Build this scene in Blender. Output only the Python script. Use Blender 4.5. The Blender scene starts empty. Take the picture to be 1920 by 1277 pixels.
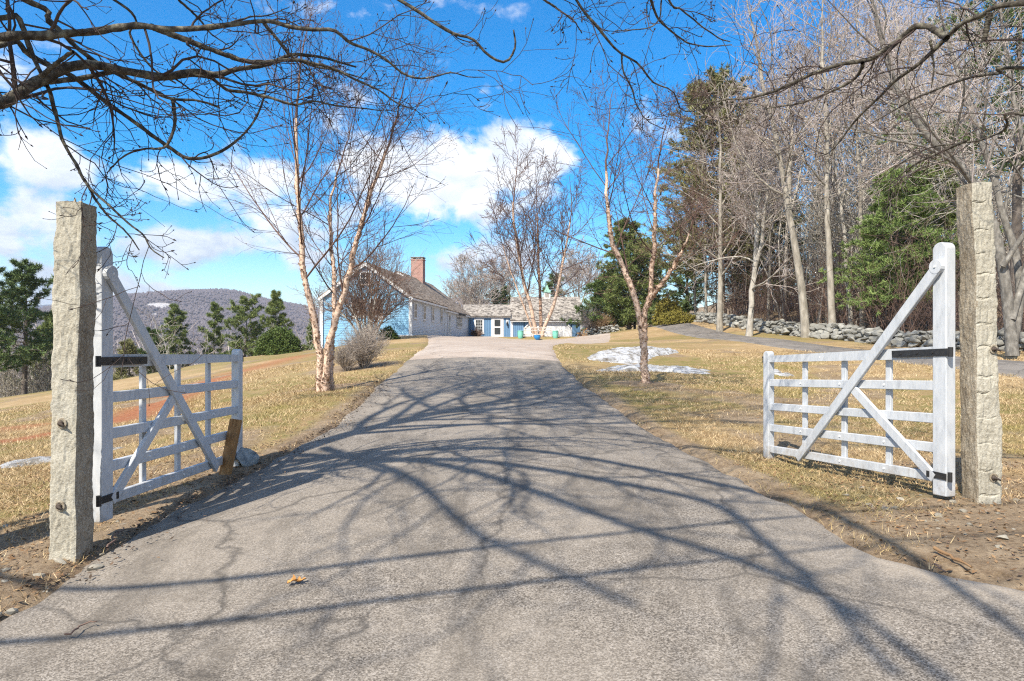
import bpy, bmesh, math, random
import numpy as np
from mathutils import Vector, Matrix, noise as mnoise

R = math.radians
scene = bpy.context.scene
C = scene.collection
F, CX, HY, EYE = 1280.0, 960.0, 645.0, 1.5


def at(px, py, Y):
    return np.array([(px - CX) / F * Y, Y, EYE - (py - HY) / F * Y])


# ------------------------------------------------------------------ noise helpers
def _hash(i, j, s):
    n = (i * 374761393 + j * 668265263 + s * 974634777).astype(np.int64)
    n = (n ^ (n >> 13)) * 1274126177
    n = n ^ (n >> 16)
    return (n & 0xFFFFFF) / float(0xFFFFFF)


def vnoise(x, y, s=0):
    x = np.asarray(x, float); y = np.asarray(y, float)
    xi = np.floor(x).astype(np.int64); yi = np.floor(y).astype(np.int64)
    u = x - xi; v = y - yi
    u = u * u * (3 - 2 * u); v = v * v * (3 - 2 * v)
    a = _hash(xi, yi, s); b = _hash(xi + 1, yi, s); c = _hash(xi, yi + 1, s); d = _hash(xi + 1, yi + 1, s)
    return (a * (1 - u) + b * u) * (1 - v) + (c * (1 - u) + d * u) * v


def fbm(x, y, s=0, o=4):
    r = 0; a = .5; t = 0
    for k in range(o):
        r = r + a * vnoise(x * 2 ** k, y * 2 ** k, s + k * 17); t += a; a *= .5
    return r / t


def sstep(a, b, x):
    t = np.clip((x - a) / (b - a), 0, 1)
    return t * t * (3 - 2 * t)


# ------------------------------------------------------------------ object helpers
def link(o, parent=None):
    C.objects.link(o)
    if parent is not None:
        o.parent = parent
    return o


def tag(o, label=None, cat=None, group=None, kind=None):
    if label: o['label'] = label
    if cat: o['category'] = cat
    if group: o['group'] = group
    if kind: o['kind'] = kind
    return o


def empty(name, loc, label=None, cat=None, group=None, rz=0):
    o = bpy.data.objects.new(name, None)
    o.empty_display_size = .2
    o.location = [float(v) for v in loc]; o.rotation_euler = (0, 0, rz)
    link(o)
    return tag(o, label, cat, group)


def copy_tree(o, parent=None):
    c = o.copy(); C.objects.link(c); c.parent = parent
    for ch in o.children:
        copy_tree(ch, c)
    return c


def mesh_np(name, verts, polys, mat, parent=None, smooth=True, loc=None):
    """verts (n,3); polys: list of (k,m) int arrays"""
    me = bpy.data.meshes.new(name)
    verts = np.ascontiguousarray(verts, dtype=np.float32)
    polys = [p for p in polys if len(p)]
    loops = np.concatenate([p.ravel() for p in polys]).astype(np.int32)
    tot = np.concatenate([np.full(len(p), p.shape[1], np.int32) for p in polys])
    st = np.concatenate([[0], np.cumsum(tot)[:-1]]).astype(np.int32)
    me.vertices.add(len(verts)); me.vertices.foreach_set('co', verts.ravel())
    me.loops.add(len(loops)); me.loops.foreach_set('vertex_index', loops)
    me.polygons.add(len(tot)); me.polygons.foreach_set('loop_start', st)
    try:
        me.polygons.foreach_set('loop_total', tot)
    except Exception:
        pass
    me.update(calc_edges=True)
    me.polygons.foreach_set('use_smooth', np.full(len(tot), smooth, dtype=bool))
    for m in (mat if isinstance(mat, (list, tuple)) else [mat]):
        me.materials.append(m)
    o = bpy.data.objects.new(name, me)
    if loc is not None:
        o.location = [float(v) for v in loc]
    return link(o, parent)


class Acc:
    """collects vertices and faces for one mesh"""
    def __init__(s): s.v = []; s.f = []; s.n = 0
    def add(s, v, *fs):
        v = np.asarray(v, float).reshape(-1, 3)
        s.v.append(v)
        for f in fs:
            f = np.asarray(f, np.int64)
            if len(f): s.f.append(f + s.n)
        s.n += len(v)
        return s
    def box(s, c, sx, sy, sz, bev=0.0, M=None):
        """box centred at c with axes columns of M (3x3)"""
        b = min(bev, .45 * min(sx, sy, sz))
        hx, hy, hz = sx / 2, sy / 2, sz / 2
        if b <= 0:
            v = np.array([[x, y, z] for x in (-hx, hx) for y in (-hy, hy) for z in (-hz, hz)])
            q = [[0, 1, 3, 2], [4, 6, 7, 5], [0, 4, 5, 1], [2, 3, 7, 6], [0, 2, 6, 4], [1, 5, 7, 3]]
            fs = [np.array(q)]
        else:
            v = []; idx = {}
            for ix in (0, 1):
                for iy in (0, 1):
                    for iz in (0, 1):
                        sg = np.array([2 * ix - 1, 2 * iy - 1, 2 * iz - 1])
                        for ax in range(3):
                            h = np.array([hx, hy, hz]) - b
                            h[ax] += b
                            idx[(ix, iy, iz, ax)] = len(v); v.append(sg * h)
            q = []; t = []
            I = lambda ix, iy, iz, a: idx[(ix, iy, iz, a)]
            for s_ in (0, 1):
                o = 1 if s_ else -1
                for ax, f in ((0, [(s_, 0, 0), (s_, 1, 0), (s_, 1, 1), (s_, 0, 1)]), (1, [(0, s_, 0), (0, s_, 1), (1, s_, 1), (1, s_, 0)]), (2, [(0, 0, s_), (1, 0, s_), (1, 1, s_), (0, 1, s_)])):
                    r = [I(*p, ax) for p in f]
                    q.append(r if s_ else r[::-1])
            for a in (0, 1):
                for b_ in (0, 1):
                    q.append([I(a, b_, 0, 0), I(a, b_, 1, 0), I(a, b_, 1, 1), I(a, b_, 0, 1)][::(1 if a != b_ else -1)])
                    q.append([I(a, 0, b_, 0), I(a, 1, b_, 0), I(a, 1, b_, 2), I(a, 0, b_, 2)][::(1 if a == b_ else -1)])
                    q.append([I(0, a, b_, 1), I(1, a, b_, 1), I(1, a, b_, 2), I(0, a, b_, 2)][::(1 if a != b_ else -1)])
            for ix in (0, 1):
                for iy in (0, 1):
                    for iz in (0, 1):
                        r = [I(ix, iy, iz, 0), I(ix, iy, iz, 1), I(ix, iy, iz, 2)]
                        t.append(r if (ix + iy + iz) % 2 else r[::-1])
            v = np.array(v); fs = [np.array(q), np.array(t)]
        if M is not None:
            v = v @ np.asarray(M).T
        return s.add(v + np.asarray(c, float), *fs)
    def beam(s, p, q, w, h, up=(0, 0, 1), bev=0.004):
        """bar from p to q; h measured along up, w across"""
        p = np.asarray(p, float); q = np.asarray(q, float)
        a = q - p; L = np.linalg.norm(a); a = a / L
        u = np.asarray(up, float); u = u - a * (u @ a); u /= np.linalg.norm(u)
        b = np.cross(u, a)
        return s.box((p + q) / 2, L, w, h, bev, np.stack([a, b, u], 1))
    def cyl(s, p, q, r0, r1=None, n=12, caps=True):
        r1 = r0 if r1 is None else r1
        p = np.asarray(p, float); q = np.asarray(q, float)
        a = (q - p) / np.linalg.norm(q - p)
        ref = np.array([0, 0, 1.]) if abs(a[2]) < .9 else np.array([1., 0, 0])
        u = np.cross(ref, a); u /= np.linalg.norm(u); w = np.cross(a, u)
        th = np.arange(n) * 2 * math.pi / n
        ring = np.cos(th)[:, None] * u + np.sin(th)[:, None] * w
        v = np.concatenate([p + ring * r0, q + ring * r1])
        i = np.arange(n); j = (i + 1) % n
        fs = [np.stack([i, j, j + n, i + n], 1)]
        if caps:
            fs += [i[::-1][None], (i + n)[None]]
        return s.add(v, *fs)
    def prism(s, poly, off):
        """extrude a planar polygon (list of 3-d points) by vector off"""
        a = np.asarray(poly, float); n = len(a)
        v = np.concatenate([a, a + np.asarray(off, float)])
        i = np.arange(n); j = (i + 1) % n
        return s.add(v, np.stack([i, j, j + n, i + n], 1), i[::-1][None], (i + n)[None])
    def lathe(s, c, prof, n=20):
        c = np.asarray(c, float); th = np.arange(n) * 2 * math.pi / n
        v = np.concatenate([np.stack([np.cos(th) * r, np.sin(th) * r, np.full(n, z)], 1) for r, z in prof]) + c
        i = np.arange(n); j = (i + 1) % n
        q = np.concatenate([np.stack([i + k * n, j + k * n, j + (k + 1) * n, i + (k + 1) * n], 1) for k in range(len(prof) - 1)])
        return s.add(v, q)
    def build(s, name, mat, parent=None, smooth=False, fixn=True, org=None):
        v = np.concatenate(s.v)
        if org is not None: v = v - np.asarray(org, float)
        o = mesh_np(name, v, s.f, mat, parent, smooth)
        if fixn:
            bm = bmesh.new(); bm.from_mesh(o.data)
            bmesh.ops.recalc_face_normals(bm, faces=bm.faces)
            bm.to_mesh(o.data); bm.free()
        return o


# ------------------------------------------------------------------ materials
class NT:
    def __init__(s, tree):
        s.t = tree; s.t.nodes.clear()
    def n(s, typ, ins=None, **props):
        nd = s.t.nodes.new(typ)
        for k, v in props.items():
            setattr(nd, k, v)
        for k, v in (ins or {}).items():
            sock = nd.inputs[k]
            if isinstance(v, bpy.types.NodeSocket):
                s.t.links.new(v, sock)
            else:
                sock.default_value = v
        return nd
    def math(s, op, a, b=0.0, c=None, clamp=False):
        ins = {0: a, 1: b}
        if c is not None: ins[2] = c
        return s.n('ShaderNodeMath', ins, operation=op, use_clamp=clamp).outputs[0]
    def ramp(s, fac, stops, interp='LINEAR'):
        nd = s.n('ShaderNodeValToRGB', {0: fac})
        cr = nd.color_ramp; cr.interpolation = interp
        while len(cr.elements) < len(stops): cr.elements.new(.5)
        for e, (p, c) in zip(cr.elements, stops):
            e.position = p; e.color = (*c, 1) if len(c) == 3 else c
        return nd.outputs[0]
    def noise(s, vec, scale, detail=5, rough=.55, dist=0.0):
        return s.n('ShaderNodeTexNoise', {'Vector': vec, 'Scale': scale, 'Detail': detail, 'Roughness': rough, 'Distortion': dist}).outputs[0]
    def mix(s, fac, a, b, mode='MIX'):
        nd = s.n('ShaderNodeMix', data_type='RGBA', blend_type=mode)
        for sock, v in ((nd.inputs[0], fac), (nd.inputs[6], a), (nd.inputs[7], b)):
            if isinstance(v, bpy.types.NodeSocket): s.t.links.new(v, sock)
            else: sock.default_value = (*v, 1) if isinstance(v, tuple) and len(v) == 3 else v
        return nd.outputs[2]


def new_mat(name):
    m = bpy.data.materials.new(name); m.use_nodes = True
    return m, NT(m.node_tree)


def finish(nt, col, rough=.85, bump=None, bstr=.5, bdist=.02, spec=.3, metal=0.0):
    p = nt.n('ShaderNodeBsdfPrincipled', {'Roughness': rough, 'Metallic': metal, 'Specular IOR Level': spec})
    if isinstance(col, bpy.types.NodeSocket): nt.t.links.new(col, p.inputs['Base Color'])
    else: p.inputs['Base Color'].default_value = (*col, 1)
    if bump is not None:
        b = nt.n('ShaderNodeBump', {'Strength': bstr, 'Distance': bdist, 'Height': bump})
        nt.t.links.new(b.outputs[0], p.inputs['Normal'])
    o = nt.n('ShaderNodeOutputMaterial')
    nt.t.links.new(p.outputs[0], o.inputs[0])
    return p


def pmat(name, stops, scale=5, detail=6, rough=.85, bump=0, bscale=None, bdist=.01, stretch=(1, 1, 1), island=0, spec=.25, metal=0.0):
    m, nt = new_mat(name)
    tc = nt.n('ShaderNodeTexCoord').outputs['Object']
    mp = nt.n('ShaderNodeMapping', {'Vector': tc, 'Scale': stretch}).outputs[0]
    f = nt.noise(mp, scale, detail)
    f = nt.math('MULTIPLY_ADD', f, 1.6, -.3, clamp=True)
    if island:
        g = nt.n('ShaderNodeNewGeometry').outputs['Random Per Island']
        f = nt.math('ADD', nt.math('MULTIPLY', f, 1 - island), nt.math('MULTIPLY', g, island))
    col = nt.ramp(f, stops)
    bh = nt.noise(mp, bscale or scale * 2, 8, .65) if bump else None
    finish(nt, col, rough, bh, bump, bdist, spec, metal)
    return m


MT = {}
def paint_mat():
    m, nt = new_mat('white_paint')
    tc = nt.n('ShaderNodeTexCoord').outputs['Object']
    a = nt.noise(nt.n('ShaderNodeMapping', {'Vector': tc, 'Scale': (6, 6, 1.6)}).outputs[0], 3, 9, .7)
    col = nt.ramp(a, [(.30, (.33, .345, .37)), (.45, (.44, .46, .485)), (.6, (.50, .515, .535)), (.8, (.54, .55, .56))])
    chip = nt.noise(tc, 17, 9, .78, .6)
    col = nt.mix(nt.n('ShaderNodeMapRange', {0: chip, 1: .655, 2: .70, 3: 0.0, 4: .75}).outputs[0], col, (.20, .185, .17))
    sz = nt.n('ShaderNodeSeparateXYZ', {0: tc}).outputs[2]
    mud = nt.math('MULTIPLY', nt.n('ShaderNodeMapRange', {0: sz, 1: .42, 2: -.02}).outputs[0], nt.n('ShaderNodeMapRange', {0: nt.noise(tc, 11, 8, .75), 1: .44, 2: .62}).outputs[0])
    col = nt.mix(nt.math('MULTIPLY', mud, .6), col, (.27, .22, .165))
    finish(nt, col, .55, nt.math('ADD', chip, a), .35, .004, .35)
    return m


MT['white'] = paint_mat()
MT['trim'] = pmat('house_trim', [(0, (.64, .64, .65)), (1, (.74, .74, .73))], 2, 4, .5)
MT['iron'] = pmat('black_iron', [(0, (.008, .008, .009)), (1, (.03, .028, .027))], 25, 4, .45, .2, 60, .001, spec=.5)
MT['rust'] = pmat('rusty_iron', [(0, (.03, .025, .022)), (1, (.10, .075, .06))], 30, 6, .7, .3, 60, .002)
def granite_mat(name, stops, grain):
    m, nt = new_mat(name)
    tc = nt.n('ShaderNodeTexCoord').outputs['Object']
    big = nt.noise(tc, 4.5, 9, .7); fine = nt.noise(tc, 60, 6, .75)
    sp = nt.n('ShaderNodeSeparateColor', {0: nt.n('ShaderNodeTexVoronoi', {'Vector': tc, 'Scale': 190.0}).outputs['Color']}).outputs[0]
    f = nt.math('ADD', nt.math('MULTIPLY', big, .55), nt.math('ADD', nt.math('MULTIPLY', fine, .45), nt.math('MULTIPLY_ADD', sp, grain, -grain / 2)))
    h = nt.math('ADD', nt.noise(tc, 24, 10, .75), nt.math('MULTIPLY', fine, .5))
    finish(nt, nt.ramp(f, stops), .92, h, .8, .010, .25)
    return m


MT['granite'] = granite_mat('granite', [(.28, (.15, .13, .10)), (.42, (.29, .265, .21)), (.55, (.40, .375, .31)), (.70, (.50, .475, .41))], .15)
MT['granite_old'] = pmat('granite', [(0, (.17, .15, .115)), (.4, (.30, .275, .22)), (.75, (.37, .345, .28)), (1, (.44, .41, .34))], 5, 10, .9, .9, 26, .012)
MT['granite_side'] = granite_mat('granite_stain_shade', [(.28, (.09, .068, .046)), (.42, (.20, .162, .115)), (.54, (.31, .268, .205)), (.70, (.45, .415, .345))], .2)  # stained brown side faces, with their shade also put into the colour
MT['stone'] = pmat('fieldstone', [(0, (.09, .085, .075)), (.35, (.20, .195, .175)), (.7, (.30, .295, .265)), (1, (.42, .41, .37))], 3.2, 9, .92, .6, 12, .02, island=.5)
MT['rock'] = pmat('grey_rock', [(0, (.07, .085, .095)), (.45, (.20, .225, .235)), (.75, (.33, .35, .35)), (1, (.45, .46, .44))], 14, 10, .9, 1.0, 30, .02)
MT['stake'] = pmat('weathered_board', [(0, (.09, .045, .02)), (.45, (.24, .125, .05)), (1, (.36, .22, .10))], 8, 8, .8, .4, 20, .004, (4, 4, .7))
MT['bark_dark'] = pmat('maple_bark', [(0, (.016, .013, .011)), (.38, (.046, .039, .032)), (.58, (.10, .088, .068)), (.78, (.19, .18, .135)), (1, (.30, .30, .23))], 22, 10, .95, 1.0, 55, .012, (1, 1, 1))
MT['twig_dark'] = pmat('maple_twig', [(0, (.028, .021, .019)), (1, (.085, .06, .052))], 8, 3, .85)
MT['bark_grey'] = pmat('woodland_bark', [(0, (.10, .087, .07)), (.45, (.26, .235, .195)), (.8, (.40, .365, .31)), (1, (.48, .455, .395))], 5, 9, .92, .7, 14, .03, (1, 1, .35))
MT['bark_pale'] = pmat('pale_bark', [(0, (.16, .145, .125)), (.5, (.36, .33, .285)), (1, (.55, .53, .48))], 5, 9, .92, .6, 14, .02, (1, 1, .5))
MT['bark_mid'] = pmat('lichened_bark', [(0, (.05, .045, .04)), (.45, (.14, .13, .115)), (.75, (.24, .225, .20)), (1, (.36, .35, .32))], 9, 10, .92, .9, 22, .02, (1, 1, .5))
MT['twig_grey'] = pmat('woodland_twig', [(0, (.24, .20, .18)), (.6, (.42, .36, .33)), (1, (.56, .50, .47))], 2, 3, .9, island=.6)
MT['twig_brown'] = pmat('brown_twig', [(0, (.10, .06, .045)), (.6, (.18, .12, .095)), (1, (.27, .19, .155))], 2, 3, .9, island=.6)
MT['bark_birch'] = pmat('peeling_birch_bark', [(0, (.05, .03, .022)), (.30, (.17, .10, .068)), (.42, (.48, .33, .24)), (.7, (.66, .50, .39)), (1, (.78, .68, .59))], 13, 10, .88, 1.0, 34, .014, (1, 1, 1.5), island=.35)
MT['twig_birch'] = pmat('birch_twig', [(0, (.06, .034, .026)), (.6, (.135, .082, .066)), (1, (.23, .15, .12))], 3, 3, .8, island=.5)
MT['bark_pine'] = pmat('pine_bark', [(0, (.05, .04, .033)), (.5, (.12, .10, .085)), (1, (.22, .19, .165))], 6, 8, .95, .7, 14, .02, (1, 1, .4))
MT['needle'] = pmat('pine_needle', [(0, (.05, .08, .024)), (.45, (.135, .175, .052)), (1, (.27, .30, .10))], .8, 4, .7, island=.55)
MT['needle_dark'] = pmat('dark_needle', [(0, (.032, .06, .022)), (.5, (.085, .13, .042)), (1, (.19, .235, .078))], .8, 4, .7, island=.55)
MT['needle_bright'] = pmat('hemlock_needle', [(0, (.06, .10, .028)), (.45, (.155, .225, .065)), (1, (.29, .36, .12))], .9, 4, .7, island=.5)
MT['needle_brown'] = pmat('thin_needle', [(0, (.085, .085, .035)), (.5, (.185, .185, .075)), (1, (.31, .29, .14))], .8, 4, .8, island=.6)
MT['olive'] = pmat('olive_leaf', [(0, (.08, .075, .018)), (.5, (.20, .175, .035)), (1, (.33, .27, .055))], 2, 4, .7, island=.5)
MT['boxwood'] = pmat('evergreen_shrub', [(0, (.03, .055, .012)), (.5, (.085, .125, .03)), (1, (.16, .20, .05))], 2, 4, .6, island=.5)
MT['shrub_twig'] = pmat('grey_shrub_twig', [(0, (.20, .165, .14)), (.5, (.34, .29, .25)), (1, (.48, .42, .37))], 3, 3, .9, island=.6)
MT['reed'] = pmat('tan_shrub', [(0, (.22, .14, .075)), (.5, (.38, .26, .15)), (1, (.5, .37, .24))], 3, 3, .9, island=.6)
MT['siding_blue'] = pmat('blue_siding', [(0, (.17, .36, .54)), (1, (.215, .42, .60))], .6, 4, .6)
MT['siding_pale'] = pmat('pale_siding', [(0, (.56, .61, .68)), (1, (.64, .69, .75))], .6, 4, .6)
MT['board_blue'] = pmat('blue_boards', [(0, (.10, .20, .335)), (1, (.14, .255, .40))], .8, 4, .6)
MT['brick_base'] = None
MT['glass'] = pmat('window_glass', [(0, (.02, .023, .027)), (1, (.045, .05, .056))], 1, 2, .15, spec=.35)
MT['teal'] = pmat('teal_glaze', [(0, (.12, .42, .33)), (1, (.20, .55, .43))], 2, 5, .3, spec=.6)
MT['cobalt'] = pmat('blue_glaze', [(0, (.01, .17, .45)), (1, (.03, .26, .58))], 3, 5, .25, spec=.6)
MT['fence_wood'] = pmat('silvered_wood', [(0, (.38, .34, .30)), (1, (.62, .58, .53))], 8, 6, .85, .3, 20, .004)
MT['copper'] = pmat('copper_patina', [(0, (.16, .33, .26)), (1, (.28, .46, .37))], 4, 5, .7)
MT['firewood'] = pmat('firewood', [(0, (.16, .08, .04)), (.5, (.36, .22, .12)), (1, (.55, .39, .24))], 5, 6, .9, island=.6)
MT['leaf_brown'] = pmat('dry_leaf', [(0, (.09, .05, .026)), (.5, (.22, .13, .065)), (1, (.42, .29, .16))], 4, 4, .8, island=.7)
MT['oak'] = pmat('oak_leaf', [(0, (.40, .18, .05)), (1, (.56, .30, .10))], 30, 4, .7)
MT['pebble'] = pmat('pebble', [(0, (.13, .115, .09)), (.5, (.25, .225, .18)), (1, (.38, .35, .29))], 12, 6, .9, .3, 40, .003, island=.6)
MT['lantern'] = MT['iron']
MT['debris'] = pmat('wet_debris', [(0, (.025, .018, .013)), (.5, (.07, .048, .032)), (.85, (.15, .10, .065)), (1, (.30, .2, .11))], 12, 5, .8, island=.75)
MT['chips'] = pmat('bark_mulch', [(0, (.07, .045, .03)), (.5, (.15, .10, .07)), (1, (.26, .19, .14))], 12, 5, .95, island=.6)


def brick_mat():
    m, nt = new_mat('chimney_brick')
    tc = nt.n('ShaderNodeTexCoord').outputs['Object']
    sx = nt.n('ShaderNodeSeparateXYZ', {0: tc})
    u = nt.math('ADD', sx.outputs[0], sx.outputs[1])
    v = nt.n('ShaderNodeCombineXYZ', {0: u, 1: sx.outputs[2], 2: 0.0}).outputs[0]
    b = nt.n('ShaderNodeTexBrick', {'Vector': v, 'Color1': (.24, .085, .06, 1), 'Color2': (.36, .15, .115, 1), 'Mortar': (.40, .34, .30, 1), 'Scale': 1.0, 'Mortar Size': .012, 'Brick Width': .22, 'Row Height': .075})
    finish(nt, b.outputs[0], .9)
    return m


def roof_mat(name, a, b, c, d):
    m, nt = new_mat(name)
    tc = nt.n('ShaderNodeTexCoord').outputs['Object']
    sx = nt.n('ShaderNodeSeparateXYZ', {0: tc})
    u = nt.math('ADD', nt.math('MULTIPLY', sx.outputs[0], 1.0), nt.math('MULTIPLY', sx.outputs[1], .35))
    v = nt.n('ShaderNodeCombineXYZ', {0: u, 1: nt.math('MULTIPLY', sx.outputs[2], 1.7), 2: 0.0}).outputs[0]
    bk = nt.n('ShaderNodeTexBrick', {'Vector': v, 'Color1': (0, 0, 0, 1), 'Color2': (1, 1, 1, 1), 'Mortar': (.3, .3, .3, 1), 'Scale': 1.0, 'Mortar Size': .006, 'Brick Width': .30, 'Row Height': .19})
    f = nt.noise(tc, 5.0, 5, .75)
    f2 = nt.math('ADD', nt.math('MULTIPLY_ADD', f, 1.5, -.45), nt.math('MULTIPLY', bk.outputs[0], .42))
    col = nt.ramp(f2, [(.28, a), (.45, b), (.62, c), (.85, d)])
    finish(nt, col, .95, bk.outputs[1], .5, .02)
    return m


MT['brick'] = brick_mat()
MT['roof_tan'] = roof_mat('weathered_shingles', (.075, .066, .058), (.20, .178, .155), (.315, .283, .248), (.41, .378, .338))
MT['roof_brown'] = roof_mat('brown_shingles', (.09, .07, .052), (.19, .148, .112), (.275, .22, .17), (.35, .295, .24))


def ground_mat():
    m, nt = new_mat('dormant_lawn')
    tc = nt.n('ShaderNodeTexCoord').outputs['Object']
    z = nt.n('ShaderNodeAttribute', attribute_name='zone')
    zs = nt.n('ShaderNodeSeparateColor', {0: z.outputs['Color']})
    big = nt.noise(tc, .35, 6, .6)
    mid = nt.noise(tc, 2.2, 8, .7, .6)
    fine = nt.noise(tc, 26, 6, .75)
    tan = nt.ramp(nt.math('ADD', nt.math('MULTIPLY', mid, .55), nt.math('MULTIPLY', fine, .45)),
                  [(.30, (.12, .077, .037)), (.42, (.285, .195, .10)), (.55, (.435, .318, .178)), (.70, (.60, .47, .29))])
    grn = nt.ramp(fine, [(.3, (.07, .065, .018)), (.5, (.17, .15, .045)), (.7, (.30, .25, .095))])
    red = nt.ramp(fine, [(.3, (.13, .05, .022)), (.5, (.30, .115, .055)), (.7, (.44, .22, .115))])
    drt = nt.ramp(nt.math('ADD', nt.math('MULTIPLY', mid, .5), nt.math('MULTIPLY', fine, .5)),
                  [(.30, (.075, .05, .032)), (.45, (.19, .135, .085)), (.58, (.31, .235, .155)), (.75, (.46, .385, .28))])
    tan = nt.mix(nt.n('ShaderNodeMapRange', {0: big, 1: .36, 2: .66, 3: .55, 4: 0.0}).outputs[0], tan, (.235, .155, .07))
    gm = nt.math('MULTIPLY', nt.n('ShaderNodeMapRange', {0: mid, 1: .38, 2: .56}).outputs[0], zs.outputs[1])
    c = nt.mix(gm, tan, grn)
    c = nt.mix(nt.math('MULTIPLY', nt.n('ShaderNodeMapRange', {0: mid, 1: .30, 2: .46}).outputs[0], zs.outputs[2]), c, red)
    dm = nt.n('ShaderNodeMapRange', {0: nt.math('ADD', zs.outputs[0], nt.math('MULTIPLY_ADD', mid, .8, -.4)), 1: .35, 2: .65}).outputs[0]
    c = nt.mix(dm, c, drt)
    h = nt.math('ADD', nt.math('MULTIPLY', mid, .6), nt.math('MULTIPLY', fine, .5))
    finish(nt, c, .95, h, .9, .05, .15)
    return m


def asphalt_mat(name, tone=(1, 1, 1), tan=False):
    m, nt = new_mat(name)
    tc = nt.n('ShaderNodeTexCoord').outputs['Object']
    big = nt.noise(tc, .55, 6, .6)
    mid = nt.noise(tc, 5, 8, .7)
    fine = nt.noise(tc, 88, 4, .85)
    vor = nt.n('ShaderNodeTexVoronoi', {'Vector': tc, 'Scale': 135.0}, feature='F1')
    spk = nt.n('ShaderNodeSeparateColor', {0: vor.outputs['Color']}).outputs[0]
    f = nt.math('ADD', nt.math('MULTIPLY', fine, .40), nt.math('MULTIPLY', spk, .34))
    f = nt.math('ADD', f, nt.math('MULTIPLY', mid, .26))
    if tan:
        col = nt.ramp(f, [(.25, (.20, .152, .118)), (.5, (.36, .288, .23)), (.75, (.48, .40, .33))])
    else:
        col = nt.ramp(f, [(.27, (.045, .038, .031)), (.42, (.145, .124, .101)), (.54, (.235, .205, .170)), (.66, (.335, .295, .25)), (.80, (.50, .455, .40))])
    col = nt.mix(nt.n('ShaderNodeMapRange', {0: big, 1: .42, 2: .62, 3: 0.0, 4: .45}).outputs[0], col, (.315, .272, .222) if not tan else (.5, .44, .38))
    wear_shade = nt.noise(nt.n('ShaderNodeMapping', {'Vector': tc, 'Scale': (1.6, .5, 1)}).outputs[0], 1.1, 9, .72, .8)
    col = nt.mix(nt.n('ShaderNodeMapRange', {0: wear_shade, 1: .48, 2: .64, 3: 0.0, 4: .6}).outputs[0], col, (.10, .086, .07) if not tan else (.33, .27, .22))  # dark mottles: worn asphalt plus soft tree shade painted into the colour
    pale = nt.noise(tc, 1.9, 10, .78, .5)
    col = nt.mix(nt.n('ShaderNodeMapRange', {0: pale, 1: .60, 2: .70, 3: 0.0, 4: .5}).outputs[0], col, (.42, .37, .305))
    # hairline cracks
    wob = nt.n('ShaderNodeTexNoise', {'Vector': tc, 'Scale': 2.6, 'Detail': 4.0})
    wv = nt.n('ShaderNodeVectorMath', {0: tc, 1: nt.n('ShaderNodeVectorMath', {0: wob.outputs[1], 'Scale': .45}, operation='SCALE').outputs[0]}, operation='ADD').outputs[0]
    ve = nt.n('ShaderNodeTexVoronoi', {'Vector': wv, 'Scale': .42}, feature='DISTANCE_TO_EDGE').outputs[0]
    crk = nt.n('ShaderNodeMapRange', {0: ve, 1: .0, 2: .014, 3: .6, 4: 0.0}).outputs[0]
    crk = nt.math('MULTIPLY', crk, nt.n('ShaderNodeMapRange', {0: big, 1: .34, 2: .48}).outputs[0])
    col = nt.mix(crk, col, (.05, .045, .04))
    # sandy deposits
    z = nt.n('ShaderNodeAttribute', attribute_name='zone')
    zs = nt.n('ShaderNodeSeparateColor', {0: z.outputs['Color']})
    sm = nt.n('ShaderNodeMapRange', {0: nt.math('ADD', zs.outputs[0], nt.math('MULTIPLY_ADD', nt.noise(tc, 2.6, 8, .72), 1.1, -.55)), 1: .50, 2: .72}).outputs[0]
    col = nt.mix(nt.math('MULTIPLY', sm, .7), col, nt.ramp(fine, [(.3, (.26, .21, .16)), (.7, (.48, .42, .34))]))
    dk = nt.math('MULTIPLY', zs.outputs[1], nt.n('ShaderNodeMapRange', {0: mid, 1: .35, 2: .6}).outputs[0])
    col = nt.mix(nt.math('MULTIPLY', dk, .55), col, (.075, .07, .066))
    if tone != (1, 1, 1):
        col = nt.mix(1.0, col, tone, 'MULTIPLY')
    h = nt.math('ADD', nt.math('MULTIPLY', fine, .5), nt.math('MULTIPLY', spk, .5))
    finish(nt, col, .88, h, .55, .006, .25)
    return m


MT['ground'] = ground_mat()
MT['asphalt'] = asphalt_mat('asphalt')
MT['court'] = asphalt_mat('tan_pavement', tan=True)
MT['lane'] = asphalt_mat('lane_asphalt', (.85, .88, .94))


def snow_mat():
    m, nt = new_mat('old_snow')
    tc = nt.n('ShaderNodeTexCoord').outputs['Object']
    f = nt.noise(tc, 3.2, 10, .70, .2)
    col = nt.ramp(f, [(.36, (.12, .095, .065)), (.44, (.29, .27, .24)), (.51, (.45, .45, .45)), (.64, (.60, .61, .63))])
    finish(nt, col, .7, nt.noise(tc, 6, 10, .72), 1.0, .12, .3)
    return m


MT['snow'] = snow_mat()


def hill_mat():
    m, nt = new_mat('bare_hillside')
    tc = nt.n('ShaderNodeTexCoord').outputs['Object']
    f = nt.noise(tc, .012, 9, .7)
    g = nt.noise(tc, .11, 5, .7)
    col = nt.ramp(nt.math('ADD', nt.math('MULTIPLY', f, .6), nt.math('MULTIPLY', g, .4)), [(.36, (.085, .075, .07)), (.5, (.155, .13, .125)), (.62, (.21, .18, .17))])
    z = nt.n('ShaderNodeAttribute', attribute_name='zone')
    zs = nt.n('ShaderNodeSeparateColor', {0: z.outputs['Color']})
    rk = nt.n('ShaderNodeMapRange', {0: nt.math('MULTIPLY', zs.outputs[0], nt.math('MULTIPLY', g, 2.0)), 1: .45, 2: .75}).outputs[0]
    col = nt.mix(rk, col, (.50, .47, .45))
    finish(nt, col, .95, g, 1.0, 6.0, .1)
    return m


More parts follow.
